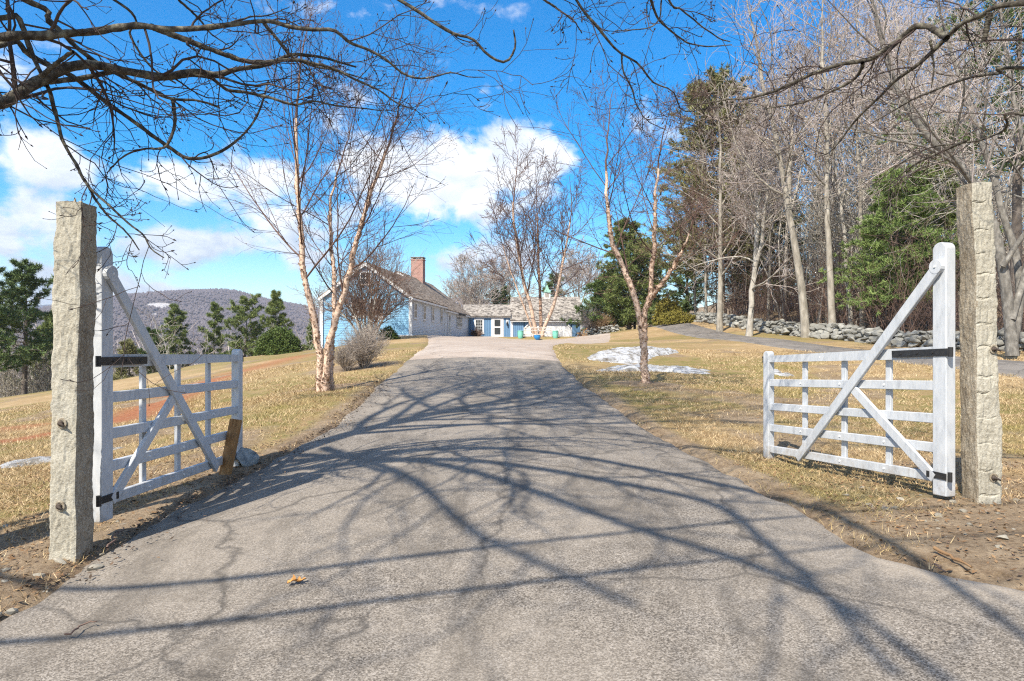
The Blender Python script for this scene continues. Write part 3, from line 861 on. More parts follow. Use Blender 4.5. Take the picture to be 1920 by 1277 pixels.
LL.append((trace([(85, 158), (91, 154), (157, 150), (219, 139), (269, 147), (313, 154), (360, 147), (404, 154), (432, 175), (470, 180), (506, 188), (563, 204), (600, 197), (657, 208), (729, 216)], 4.7, 5.9), .02, .004, 18))
LL.append((trace([(494, 42), (520, 75), (545, 105), (580, 122), (630, 133), (690, 150)], 5.2, 5.6), .014, .004, 8))
LL.append((trace([(323, 186), (326, 210), (327, 235), (318, 262), (305, 278), (270, 280), (235, 292), (200, 325)], 5.2, 5.1), .014, .004, 6))
LL.append((trace([(76, 143), (100, 125), (125, 107), (137, 99)], 4.5, 4.4), .016, .011, 0))
LL.append((trace([(335, 0), (370, 30), (395, 60), (430, 85)], 5.4, 5.8), .010, .004, 5))
LL.append((trace([(428, 44), (470, 30), (505, 28), (545, 12)], 5.3, 5.6), .008, .003, 5))
u2 = lambda x, y, z: np.array([x, y, z])
LL.append(([up(3.9), u2(-4.3, 3.8, 4.5), u2(-3.0, 4.3, 4.9), u2(-1.7, 4.9, 4.6)] + trace([(763, 0), (807, 31), (851, 56), (879, 60), (907, 88), (932, 106), (954, 106), (970, 78), (966, 50)], 5.2, 5.5), .036, .007, 5))
LL.append(([up(4.4), u2(-3.8, 3.8, 5.3), u2(-1.8, 4.2, 5.6), u2(-.3, 4.7, 5.0)] + trace([(1085, 0), (1113, 34), (1144, 69), (1169, 99), (1198, 110), (1216, 135), (1238, 153), (1263, 163), (1276, 191), (1283, 200), (1320, 195), (1350, 190)], 5.2, 6.0), .034, .003, 17))
LL.append((trace([(1167, 99), (1166, 110), (1169, 135), (1185, 169), (1194, 200), (1213, 225), (1248, 243)], 5.5, 5.7), .008, .003, 4))
LL.append(([u2(-1.0, 4.4, 5.35), u2(.4, 4.6, 4.9)] + trace([(1216, 0), (1226, 31), (1248, 56), (1266, 72), (1288, 85), (1323, 91), (1370, 88)], 5.2, 5.8), .022, .004, 11))
LL.append(([u2(-.6, 4.4, 5.2), u2(.6, 4.6, 4.8)] + trace([(1248, 0), (1266, 19), (1295, 44), (1317, 63), (1345, 81), (1367, 88)], 5.1, 5.6), .016, .004, 9))
LL.append((trace([(1015, -10), (1019, 0), (1047, 19), (1075, 41), (1092, 65)], 5.0, 5.4), .010, .004, 7))
LL.append((trace([(1240, 0), (1235, 35), (1210, 55), (1150, 60)], 5.2, 5.3), .006, .003, 6))
# limbs over the viewer's head: their shadows cross the foreground
LL.append(([up(3.6), u2(-6.2, 2.4, 4.7), u2(-6.7, .8, 5.3), u2(-5.4, -.5, 5.6), u2(-2.6, .1, 5.7), u2(-.2, .75, 5.7), u2(1.8, 1.2, 5.5)], .045, .010, 6))
LL.append(([up(3.2), u2(-6.5, 1.8, 4.3), u2(-7.0, .2, 5.0), u2(-5.4, -1.0, 5.4), u2(-2.8, -.5, 5.5), u2(-.2, .05, 5.6), u2(2.0, .5, 5.4)], .04, .009, 6))
LL.append(([up(4.6), u2(-3.6, 2.2, 6.2), u2(-1.95, .2, 7.0), u2(-1.75, -1.2, 7.1), u2(-1.9, -3.0, 7.2)], .075, .03, (16, 2.3)))
LL.append(([up(5.2), u2(-3.0, 2.4, 6.6), u2(-1.2, .4, 7.0), u2(-.95, -1.0, 7.1), u2(-1.15, -2.9, 7.2)], .075, .03, (16, 2.3)))
LL.append(([up(5.6), u2(-4.0, 1.4, 6.9), u2(-2.8, -.9, 7.4), u2(-2.0, -2.2, 7.5), u2(-1.9, -3.4, 7.6)], .07, .03, (16, 2.3)))
LL.append(([up(6.0), u2(-4.6, .6, 7.4), u2(-4.2, -1.6, 8.0), u2(-3.4, -3.0, 8.2)], .07, .03, (16, 2.3)))
limb_tree('maple_tree', J, [[J - [0, 0, .2], up(1.2, .02, .02), up(2.4, .04, 0), up(4, -.1, -.1), up(6.5, -.2, .3), up(9.5, .2, .8), up(13, .5, 1.2)]], [(.25, .04)], LL, 5,
          'old maple at the left whose lichened limbs reach in above the left granite post', full_crown(30, .40, .010, .50, 9, 5))

J3 = np.array([6.3, 3.4, gz(6.3, 3.4)])
u3 = lambda h, dx=0, dy=0: J3 + np.array([dx, dy, h])
RL = []
RL.append(([u3(2.9), u3(3.5, -.9, .7), ] + trace([(1920, 3), (1870, 19), (1823, 34), (1792, 56), (1760, 85), (1726, 119), (1691, 144), (1666, 166), (1647, 188), (1619, 213), (1597, 238), (1575, 266), (1557, 285), (1535, 294)], 4.9, 6.6), .042, .004, 16))
RL.append((trace([(1775, 72), (1760, 63), (1741, 50), (1713, 50), (1691, 69), (1660, 91), (1629, 110), (1588, 117), (1544, 130), (1503, 147), (1456, 169), (1400, 185), (1370, 185), (1317, 194), (1279, 199)], 5.2, 6.4), .025, .003, 18))
RL.append(([u3(2.4), u3(2.9, -.6, 1.0)] + trace([(1920, 132), (1870, 139), (1817, 146), (1776, 160), (1729, 179), (1698, 194), (1666, 213), (1630, 235)], 5.2, 6.8), .027, .004, 14))
RL.append((trace([(1617, 117), (1615, 128), (1600, 148), (1560, 170), (1510, 190), (1470, 198), (1430, 205)], 5.6, 6.2), .014, .004, 10))
RL.append((trace([(1856, 24), (1851, 45), (1844, 78)], 5.0, 5.05), .022, .016, 0))
RL.append((trace([(1744, 76), (1748, 100), (1752, 130), (1747, 165)], 5.3, 5.4), .010, .004, 5))
RL.append(([u3(2.0), u3(2.3, -.4, 1.2)] + trace([(1925, 215), (1890, 240), (1850, 258), (1800, 268), (1750, 275), (1700, 300), (1660, 330)], 6.0, 7.6), .024, .005, 12))
RL.append((trace([(1815, 262), (1760, 285), (1712, 310), (1670, 345)], 6.6, 7.4), .014, .005, 9))
limb_tree('maple_tree', J3, [[J3 - [0, 0, .2], u3(1.2, .02), u3(2.6, .0, .05), u3(4.4, .2, .2), u3(7, .6, .4), u3(9.5, .9, .3)]], [(.2, .04)], RL, 9,
          'brown-limbed tree at the right edge whose boughs sweep across above the right granite post', full_crown(10, .4, .006, .5), mt='bark_grey' if False else 'bark_dark')

# ------------------------------------------------------------------ bare woodland trees
def bare_parts(seed, H, r0, lean=(0, 0), low=.32, n1=20, L1=.30, n2=9, n3=6, tw=.0115, wob=.02, fork=0, droop=.25, ang=.75):
    rng = np.random.default_rng(seed)
    T = Acc(); K = Acc()
    n = 20; s = np.linspace(0, 1, n)
    w = np.cumsum(rng.normal(size=(n, 2)), 0) * wob * H / n ** .5
    main = np.stack([lean[0] * s ** 1.2 + w[:, 0] * s, lean[1] * s ** 1.2 + w[:, 1] * s, H * s - .3 * (1 - s)], 1)
    P = [main]; Rr = [r0 * ((1 - s) ** .8 * .95 + .05)]
    for k in range(fork):
        i = int(n * (.22 + .16 * rng.random())); a = rng.random() * 6.3
        m = n; s2 = np.linspace(0, 1, m); off = np.array([math.cos(a), math.sin(a), 0]) * H * (.13 + .12 * rng.random())
        q = main[i] + np.outer(s2, [0, 0, (H - main[i][2]) * (.8 + .15 * rng.random())]) + np.outer(s2 ** .75, off) + np.stack([*(np.cumsum(rng.normal(size=(m, 2)), 0) * wob * H / m ** .5 * s2[:, None]).T, 0 * s2], 1)
        P.append(q); Rr.append(r0 * .68 * ((1 - s2) ** .8 * .95 + .05))
    p = np.array(P); r = np.array(Rr)
    fl = np.ones(n); fl[:2] = (1.35, 1.1)
    tubes_rough(T, p, r * fl, 9, rng, .04)
    a, ar = grow(rng, p, r, n1, low, .985, ang, .2, L1, 10, .42, tw * 1.3, droop, .10, shape=lambda t: 1.1 - .75 * t)
    b, br = grow(rng, a, ar, n2, .15, .98, .72, .22, .44, 6, .5, tw, .2, .13, shape=lambda t: 1.1 - .5 * t)
    c, cr = grow(rng, b, br, n3, .12, 1., .65, .22, .48, 4, .7, tw * .72, .12, .16)
    tubes(T, a[:len(a)], ar, 5); tubes(K, b, br, 3); tubes(K, c, cr, 3)
    return T, K


def bare_tree(name, x, y, label, group, seed, H, r0, mt='bark_grey', mc='twig_grey', **kw):
    T, K = bare_parts(seed, H, r0 * (.78 if mc != 'x' else 1), **kw)
    b = np.array([x, y, gz(x, y)])
    root = empty(name, b, label, 'tree', group)
    T.build('trunk', MT[mt], root, True, False); K.build('crown', MT[mc], root, True, False)
    return root


WG = 'bare trees of the wood behind the stone wall'
def px_x(px, Y): return (px - CX) / F * Y
woods = [
    # px, Y, seed, H, r, lean, kwargs, label
    (1349, 47, 101, 17, .26, (.3, 0), dict(low=.22, n1=26, L1=.34, ang=1.0, droop=.1), 'straight grey tree growing out of the left end of the stone wall'),
    (1404, 41, 102, 14, .24, (1.6, 0), dict(low=.2, fork=2, n1=16, L1=.34, wob=.05, ang=.95), 'crooked forked tree with hooked limbs just right of the straight grey tree at the wall'),
    (1512, 37, 103, 19, .30, (-3.0, 0), dict(low=.35, fork=1, n1=18, L1=.28), 'thick grey trunk leaning left behind the middle of the stone wall'),
    (1562, 36, 104, 20, .24, (-1.5, 0), dict(low=.35, n1=22, L1=.26), 'tall slim trunk between the thick leaning trunk and the green hemlock'),
    (1598, 38, 105, 18, .17, (-2.2, 0), dict(low=.4, n1=18, L1=.26), 'thin trunk leaning left over the wall, left of the green hemlock'),
    (1618, 37, 106, 19, .19, (-.4, 1), dict(low=.35, fork=1, n1=16, L1=.28), 'forked slim trunk touching the left side of the green hemlock'),
    (1700, 45, 107, 21, .24, (-1.5, 0), dict(low=.4, n1=22, L1=.3, fork=1), 'tall bare tree rising behind the green hemlock'),
    (1470, 52, 108, 20, .2, (.5, 0), dict(low=.3, n1=22, L1=.3), 'bare tree set back in the wood, left of the thick leaning trunk'),
    (1420, 60, 109, 19, .2, (-.5, 0), dict(low=.3, n1=22, L1=.3), 'bare tree deep in the wood behind the crooked forked tree'),
    (1305, 62, 110, 13, .17, (-.8, 0), dict(low=.2, n1=22, L1=.36, ang=.95), 'low spreading bare tree at the far left end of the stone wall'),
    (1655, 56, 111, 22, .22, (-1, 0), dict(low=.35, n1=22, L1=.3), 'tall bare tree deep in the wood, left of the hemlock top'),
    (1760, 40, 112, 19, .2, (-2.5, 0), dict(low=.35, n1=20, L1=.32), 'bare tree leaning left behind the top of the right gate'),
    (1800, 52, 113, 21, .22, (-1.5, 0), dict(low=.35, n1=22, L1=.32), 'bare tree far behind the right gate post'),
    (1440, 50, 115, 16, .15, (.6, 0), dict(low=.25, n1=22, L1=.32), 'slim bare tree between the crooked forked tree and the thick leaning trunk'),
    (1325, 56, 116, 14, .15, (-.6, 0), dict(low=.2, n1=22, L1=.36), 'slim bare tree left of the straight grey tree at the wall'),
    (1850, 46, 117, 20, .2, (-2, 0), dict(low=.3, n1=22, L1=.34), 'bare tree standing on the slope behind the right granite post'),
    (1730, 60, 118, 24, .22, (-1, 0), dict(low=.35, n1=24, L1=.32), 'very tall bare tree in the back row above the right gate'),
    (1382, 68, 119, 19, .18, (-.5, 0), dict(low=.3, n1=24, L1=.32), 'bare tree in the back row between the shaggy pine and the crooked tree'),
    (1540, 60, 114, 23, .22, (-.3, 0), dict(low=.4, n1=22, L1=.27), 'tallest straight trunk in the back row of the wood'),
]
for px, Y, sd, H, r0, ln, kw, lab in woods:
    mats = ('bark_pale', 'twig_grey') if sd % 3 == 0 else ('bark_grey', 'twig_grey')
    if sd in (110, 101): mats = ('bark_grey', 'twig_brown')
    bare_tree('bare_tree', px_x(px, Y), Y, lab, WG, sd, H, r0, *mats, lean=ln, tw=.0125, **kw)
# big leaning multi-stem tree at the right edge
def leaner():
    rng = np.random.default_rng(77); Y = 20.0
    base = np.array([px_x(1895, Y), Y, gz(px_x(1895, Y), Y)])
    paths = [trace([(1898, 668), (1893, 600), (1880, 500), (1862, 420), (1830, 350), (1790, 300), (1745, 262), (1700, 200), (1665, 120), (1640, 20), (1620, -80)], Y, Y + 1),
             trace([(1900, 640), (1912, 560), (1905, 480), (1880, 400), (1862, 330), (1835, 250), (1800, 150), (1770, 50), (1740, -60)], Y, Y + 2),
             trace([(1897, 600), (1925, 500), (1935, 420), (1925, 300), (1900, 180), (1880, 60), (1870, -80)], Y, Y + 1.5),
             trace([(1880, 500), (1920, 440), (1960, 400), (2010, 340), (2060, 240)], Y, Y - 1)]
    T = Acc(); K = Acc()
    p, r = path_tree(rng, paths, [(.17, .03), (.13, .02), (.10, .02), (.08, .02)], 28)
    tubes_rough(T, p, r, 10, rng, .05)
    a, ar = grow(rng, p, r, 17, .3, .98, .75, .2, .33, 11, .45, .008, .1, .09, shape=lambda t: 1.1 - .5 * t)
    b, br = grow(rng, a, ar, 9, .15, .98, .7, .2, .42, 6, .5, .007, .1, .12)
    c, cr = grow(rng, b, br, 6, .15, 1., .65, .2, .46, 4, .7, .005, .1, .15)
    tubes(T, a, ar, 5); tubes(K, b, br, 3); tubes(K, c, cr, 3)
    make_tree('bare_tree', base, T, K, 'large multi-stemmed bare tree leaning left from beside the right granite post', 'tree', None, MT['bark_mid'], MT['twig_grey'])
leaner()
# bare trees behind the house
for i, (px, Y, H, sd, lab) in enumerate([(905, 92, 13, 121, 'wide bare tree arching up behind the breezeway roof'), (955, 98, 13, 122, 'bare tree behind the joint of breezeway and garage'), (868, 104, 12, 123, 'bare tree behind the house roof just right of the chimney'), (1085, 95, 12, 124, 'bare tree behind the right end of the garage roof'), (1190, 74, 10, 125, 'pale bare tree standing right of the dark pine by the garage')]):
    bare_tree('bare_tree', px_x(px, Y), Y, lab, 'bare trees behind the house', sd, H, .2, 'bark_grey', 'twig_grey', low=.18, n1=20, L1=.42, fork=2, tw=.02, lean=(-1 if i == 0 else .3, 0))

# ------------------------------------------------------------------ conifers
def needles(acc, pos, d, rng, k, ln, wd, spread=.7, upb=.15):
    """k needle blades (long thin triangles) around each tuft"""
    n = len(pos)
    dd = np.repeat(d, k, 0); pp = np.repeat(pos, k, 0)
    v = dd * .55 + rng.normal(size=dd.shape) * spread; v[:, 2] += upb; v = norm(v)
    s = norm(np.cross(v, rng.normal(size=v.shape)))
    L = ln * (.6 + .7 * rng.random((n * k, 1))); W = wd * (.7 + .6 * rng.random((n * k, 1)))
    b = pp + rng.normal(size=pp.shape) * ln * .12
    V = np.stack([b - s * W, b + s * W, b + v * L], 1).reshape(-1, 3)
    acc.add(V, np.arange(n * k * 3).reshape(-1, 3))


def conifer_parts(seed, H, r0, low, spread, whorl=.55, per=5, n2=7, tufts=5, k=9, nl=.24, nw=.02, up_=.12, ang=1.35, top=.12, gap=.25, lean=0.0, irregular=.35, dead=0.0, crownshape=None):
    rng = np.random.default_rng(seed); T = Acc(); K = Acc()
    n = 16; s = np.linspace(0, 1, n)
    p = np.stack([lean * s + .02 * H * np.sin(s * 3 + seed) * s, .015 * H * np.sin(s * 4 + seed * 2) * s, H * s - .3 * (1 - s)], 1)
    r = r0 * ((1 - s) * .96 + .04)
    tubes_rough(T, p[None], r[None], 9, rng, .04)
    nb = int((H * (1 - low)) / whorl) * per
    sh = crownshape or (lambda t: (top + (1 - t) ** .75) * (1 - gap * np.exp(-((t) / .12) ** 2)))
    a, ar = grow(rng, p[None], r[None], nb, low, .995, ang, .18, 1, 8, .30, .012, up_, .06, shape=sh, absl=spread, lsd=irregular)
    b, br = grow(rng, a, ar, n2, .22, 1., .8, .2, .36, 5, .5, .008, .08, .08, flat=.75, shape=lambda t: 1.15 - .8 * t)
    tubes(T, a, ar, 4); tubes(K, b, br, 3)
    if dead:
        z, zr = grow(rng, p[None], r[None], int(dead), low * .3, low + .25, 1.45, .2, 1, 6, .2, .008, -.05, .1, absl=spread * .6)
        z2, zr2 = grow(rng, z, zr, 5, .2, 1., .8, .2, .4, 4, .6, .007, 0, .1)
        tubes(T, z, zr, 3); tubes(T, z2, zr2, 3)
    P_ = []; Dd = []
    for q in (a[:, 3:], b):
        m = q.shape[1]
        t = .25 + .75 * rng.random((len(q), tufts)); f = t * (m - 1); i = np.minimum(f.astype(int), m - 2); w = (f - i)[..., None]
        ii = np.arange(len(q))[:, None]
        P_.append((q[ii, i] * (1 - w) + q[ii, i + 1] * w).reshape(-1, 3)); Dd.append(norm(q[ii, i + 1] - q[ii, i]).reshape(-1, 3))
    needles(K, np.concatenate(P_), np.concatenate(Dd), rng, k, nl, nw)
    return T, K


def conifer(name, px, Y, label, cat, group, seed, H, r0, needle='needle', zoff=0, top_py=None, **kw):
    x = px_x(px, Y); b = (x, Y, gz(x, Y) + zoff)
    if top_py: H = EYE + (HY - top_py) / F * Y - b[2]
    T, K = conifer_parts(seed, H, r0, **kw)
    root = empty(name, b, label, cat, group)
    T.build('trunk', MT['bark_grey' if kw.get('dead') else 'bark_pine'], root, True, False)
    K.build('crown', MT[needle], root, False, False)
    return root


PG = 'pines along the far side of the left field'
wp = dict(low=.16, spread=2.7, whorl=.58, per=5, n2=8, tufts=5, k=9, nl=.32, nw=.028)
conifer('pine_tree', 45, 50, 'big bushy dark pine at the field edge left of the left granite post', 'pine', PG, 201, 9.9, .22, 'needle_dark', low=.26, spread=2.9, whorl=.5, per=5, n2=8, tufts=5, k=8, nl=.30, nw=.028, top=.1)
conifer('pine_tree', -22, 46, 'pine cut off by the left edge of the view', 'pine', PG, 202, 9.4, .2, 'needle_dark', low=.2, spread=2.6, whorl=.55, per=5, n2=7, tufts=4, k=8, nl=.30, nw=.028)
conifer('pine_tree', 98, 60, 'yellow-green young pine close behind the left granite post', 'pine', PG, 203, 7.6, .15, 'needle', **{**wp, 'low': .05}, top_py=585)
conifer('pine_tree', 330, 78, 'broad flat-boughed pine above the left gate brace', 'pine', PG, 204, 9.4, .2, 'needle', **{**wp, 'spread': 2.7, 'ang': 1.45}, top_py=572)
conifer('pine_tree', 403, 80, 'slender pine with bare lower trunk, second from the left above the gate rail', 'pine', PG, 205, 10.0, .18, 'needle', **{**wp, 'low': .3, 'spread': 2.0, 'whorl': .8}, top_py=568)
conifer('pine_tree', 459, 76, 'full rounded pine above the free end of the left gate', 'pine', PG, 206, 9.0, .2, 'needle', **{**wp, 'spread': 2.3, 'top': .35}, top_py=557)
conifer('pine_tree', 514, 72, 'tall pine right of the gate end above the round green bush', 'pine', PG, 207, 8.6, .19, 'needle', **{**wp, 'spread': 2.0, 'low': .1, 'per': 5}, top_py=549)
conifer('pine_tree', 286, 66, 'shorter dark pine behind the left gate brace', 'pine', PG, 208, 6.3, .15, 'needle_dark', **{**wp, 'spread': 2.1, 'low': .05}, top_py=618)
conifer('pine_tree', 243, 62, 'thin half-bare pine just right of the left gate stile', 'pine', PG, 209, 6.0, .14, 'needle_brown', **{**wp, 'spread': 1.8, 'low': .15}, top_py=640)
conifer('pine_tree', 588, 84, 'small pine peeking out left of the house corner', 'pine', PG, 210, 5.2, .12, 'needle', **{**wp, 'spread': 1.5, 'low': .05}, top_py=600)
RG = 'evergreens of the wood on the right'
conifer('pine_tree', 1352, 58, 'tall shaggy pine with brown dead lower boughs, highest evergreen left of centre in the wood', 'pine', RG, 221, 20, .3, 'needle_brown', low=.2, spread=3.9, whorl=.5, per=6, n2=9, tufts=6, k=7, nl=.40, nw=.036, dead=110, top=.42)
conifer('pine_tree', 1180, 70, 'dark pine right of the garage with a rounded top', 'pine', RG, 222, 11.2, .24, 'needle', low=.06, spread=3.1, whorl=.5, per=6, n2=8, tufts=5, k=8, nl=.36, nw=.035, top=.3)
conifer('pine_tree', 1136, 72, 'low bushy pine whose boughs touch the right end of the garage roof', 'pine', RG, 223, 6.2, .16, 'needle_bright', low=.03, spread=2.6, whorl=.45, per=6, n2=8, tufts=5, k=8, nl=.34, nw=.035, top=.3)
conifer('hemlock_tree', 1682, 35, 'bright green hemlock behind the stone wall beside the right gate brace', 'hemlock', RG, 224, 8.3, .15, 'needle_bright', low=.22, spread=2.0, whorl=.34, per=7, n2=9, tufts=7, k=8, nl=.20, nw=.018, up_=-.12, top=.35, irregular=.4)
conifer('hemlock_tree', 1748, 38, 'olive green hemlock close behind the hinge stile of the right gate', 'hemlock', RG, 225, 9.5, .16, 'needle', low=.2, spread=2.0, whorl=.4, per=6, n2=8, tufts=6, k=7, nl=.22, nw=.02, up_=-.1, top=.4, irregular=.45)
conifer('pine_tree', 1905, 26, 'dark pine at the right edge of the view behind the leaning tree', 'pine', RG, 226, 16, .24, 'needle_dark', low=.42, spread=2.6, whorl=.6, per=5, n2=8, tufts=5, k=8, nl=.24, nw=.018, top=.4)
conifer('pine_tree', 1460, 56, 'dark pine filling the gap behind the thick leaning trunk', 'pine', RG, 227, 10, .2, 'needle_dark', low=.1, spread=2.7, whorl=.55, per=5, n2=8, tufts=4, k=7, nl=.34, nw=.03)
conifer('pine_tree', 1288, 72, 'dark pine behind the low spreading tree at the end of the lane', 'pine', RG, 228, 11, .2, 'needle_dark', low=.08, spread=2.9, whorl=.55, per=5, n2=8, tufts=4, k=7, nl=.36, nw=.035)
conifer('pine_tree', 1560, 62, 'dark pine deep in the wood behind the tall slim trunk', 'pine', RG, 229, 11, .2, 'needle_dark', low=.1, spread=2.8, whorl=.55, per=5, n2=8, tufts=4, k=7, nl=.34, nw=.034)
conifer('pine_tree', 1222, 82, 'dark pine seen past the right birch trunk', 'pine', RG, 230, 10, .2, 'needle_dark', low=.05, spread=3.0, whorl=.55, per=5, n2=8, tufts=4, k=7, nl=.36, nw=.035)
conifer('pine_tree', 1405, 66, 'dark pine behind the crooked forked tree', 'pine', RG, 231, 12, .2, 'needle_dark', low=.08, spread=2.8, whorl=.55, per=5, n2=8, tufts=4, k=7, nl=.36, nw=.035)
conifer('pine_tree', 1625, 64, 'dark pine behind the left side of the hemlock', 'pine', RG, 232, 9, .2, 'needle_dark', low=.1, spread=2.8, whorl=.55, per=5, n2=8, tufts=4, k=7, nl=.34, nw=.034)
conifer('pine_tree', 938, 96, 'small pine behind the breezeway roof', 'pine', 'small pines behind the garage', 233, 8.2, .16, 'needle_dark', low=.05, spread=2.2, whorl=.5, per=5, n2=7, tufts=4, k=6, nl=.4, nw=.04, top=.35)
conifer('pine_tree', 1041, 100, 'small pine behind the garage roof beside the cupola', 'pine', 'small pines behind the garage', 234, 9.2, .16, 'needle_dark', low=.05, spread=2.1, whorl=.5, per=5, n2=7, tufts=4, k=6, nl=.4, nw=.04, top=.35)


# ------------------------------------------------------------------ shrubs
def leafy(name, c, rx, ry, h, n, size, mat, label, cat, seed, group=None, twigs=40):
    rng = np.random.default_rng(seed); K = Acc(); S = Acc()
    b = np.array([c[0], c[1], gz(c[0], c[1])])
    u = norm(rng.normal(size=(n, 3))); u[:, 2] = np.abs(u[:, 2])
    rr = (.55 + .45 * rng.random((n, 1)) ** .5)
    lump = 1 + .40 * (fbm(u[:, 0] * 2.8 + 7, u[:, 1] * 2.8 + u[:, 2] * 2.4, seed) - .5)[:, None] * 2
    pos = u * rr * lump * [rx, ry, h]
    d = norm(u + rng.normal(size=u.shape) * .5)
    needles(K, pos, d, rng, 5, size, size * .22, .6, .1)
    th = rng.random(twigs) * 6.3; e = np.stack([np.cos(th) * rx * .6, np.sin(th) * ry * .6, h * (.5 + .4 * rng.random(twigs))], 1)
    st = np.stack([e * .0 - [0, 0, .05], e * [.35, .35, .5], e], 1); tubes(S, st, np.full((twigs, 3), .012), 3)
    root = empty(name, b, label, cat, group)
    S.build('stem', MT['twig_brown'], root, True, False); K.build('foliage', MT[mat], root, False, False)
    return root


def twiggy(name, c, rx, h, n, tw, mat, label, cat, seed, group=None, zoff=0):
    rng = np.random.default_rng(seed); S = Acc(); K = Acc()
    b = np.array([c[0], c[1], gz(c[0], c[1]) + zoff])
    th = rng.random(n) * 6.3; q = rng.random(n) ** .5
    base = np.stack([np.cos(th) * .12 * rx, np.sin(th) * .12 * rx, 0 * th - .03], 1)
    e = np.stack([np.cos(th) * rx * q, np.sin(th) * rx * q, h * np.sqrt(np.maximum(0, 1.05 - q ** 2 * .75)) * (.75 + .3 * rng.random(n))], 1)
    m = base * .5 + e * [.38, .38, .55] + rng.normal(size=e.shape) * .05 * rx
    p = np.array([resample([base[i], m[i], e[i]], 7) for i in range(n)])
    r = np.linspace(tw * 2.2, tw * .8, 7)[None] * np.ones((n, 1))
    tubes(S, p, r, 4)
    a, ar = grow(rng, p, r, 7, .25, 1., .6, .2, .35, 5, .6, tw * .7, .15, .12)
    b2, br = grow(rng, a, ar, 4, .2, 1., .6, .2, .5, 4, .7, tw * .55, .1, .12)
    tubes(K, a, ar, 3); tubes(K, b2, br, 3)
    root = empty(name, b, label, cat, group)
    S.build('stem', MT[mat], root, True, False); K.build('crown', MT[mat], root, True, False)
    return root


SX, SY = hit(662, 694)
SX, SY = hit(682, 690)
twiggy('bare_shrub', (SX, SY), .62, .98, 90, .0045, 'shrub_twig', 'pale twiggy leafless shrub behind the three-stemmed birch', 'shrub', 301)
SX2, SY2 = hit(650, 696)
twiggy('bare_shrub', (SX2, SY2), .42, .66, 60, .004, 'shrub_twig', 'small low leafless shrub tucked between the left birch and the pale twiggy shrub', 'shrub', 302)
leafy('evergreen_shrub', (px_x(728, 46), 46, 0), .75, .6, .85, 900, .10, 'boxwood', 'low clipped evergreen shrub at the right corner of the blue gable wall', 'shrub', 303)
leafy('evergreen_shrub', (px_x(522, 49), 49, 0), 1.5, 1.3, 1.75, 3600, .16, 'boxwood', 'large round green bush on the field crest right of the left gate end', 'shrub', 304)
leafy('evergreen_shrub', (px_x(1252, 62), 62, 0), 1.25, 1.1, 2.4, 2200, .20, 'olive', 'upright yellow-olive shrub at the left end of the stone wall', 'shrub', 305)
leafy('evergreen_shrub', (px_x(1273, 58), 58, 0), 1.7, 1.0, .95, 1800, .16, 'olive', 'low yellow-green shrub in front of the upright olive shrub', 'shrub', 306)
twiggy('bare_shrub', (px_x(1113, 71), 71), 1.6, 2.6, 90, .016, 'shrub_twig', 'tall grey leafless shrub at the right corner of the garage', 'shrub', 307)
twiggy('bare_shrub', (px_x(1131, 70), 70), 1.1, 2.0, 80, .016, 'reed', 'tan feathery shrub right of the tall grey shrub by the garage', 'shrub', 308)
twiggy('bare_shrub', (px_x(893, 75), 75.1), .7, .75, 40, .014, 'twig_brown', 'low brown dried plants under the breezeway window', 'shrub', 309)


def crabapple():
    rng = np.random.default_rng(311); Y = 45.5
    base = at(690, 634, Y); base[2] = gz(base[0], Y)
    ends = [(600, 560), (622, 530), (650, 515), (668, 495), (694, 488), (718, 505), (742, 530), (758, 560), (705, 480), (640, 560), (730, 575)]
    T = Acc(); K = Acc(); P = []
    for k, e in enumerate(ends):
        st = at(690 + (e[0] - 690) * .12, 622, Y); st[2] = base[2] - .05
        m = at(690 + (e[0] - 690) * .42, 634 + (e[1] - 634) * .48, Y + rng.normal() * .8)
        P.append(resample([st, m, at(*e, Y + rng.normal() * 1.2)], 14))
    p = np.array(P); s = np.linspace(0, 1, 14); r = (.085 * (1 - s) ** .9 + .012)[None] * (.7 + .5 * rng.random((len(P), 1)))
    tubes_rough(T, p, r, 7, rng, .05)
    a, ar = grow(rng, p, r, 15, .22, 1., .75, .25, .38, 7, .5, .010, .22, .10, shape=lambda t: 1.1 - .5 * t)
    b, br = grow(rng, a, ar, 8, .15, 1., .65, .2, .5, 5, .6, .0085, .2, .13)
    c, cr = grow(rng, b, br, 4, .15, 1., .6, .2, .5, 3, .7, .007, .15, .14)
    tubes(K, a, ar, 4); tubes(K, b, br, 3); tubes(K, c, cr, 3)
    make_tree('ornamental_tree', base, T, K, 'round-headed leafless ornamental tree in front of the blue gable wall', 'tree', None, MT['bark_pale'], MT['twig_brown'])
crabapple()


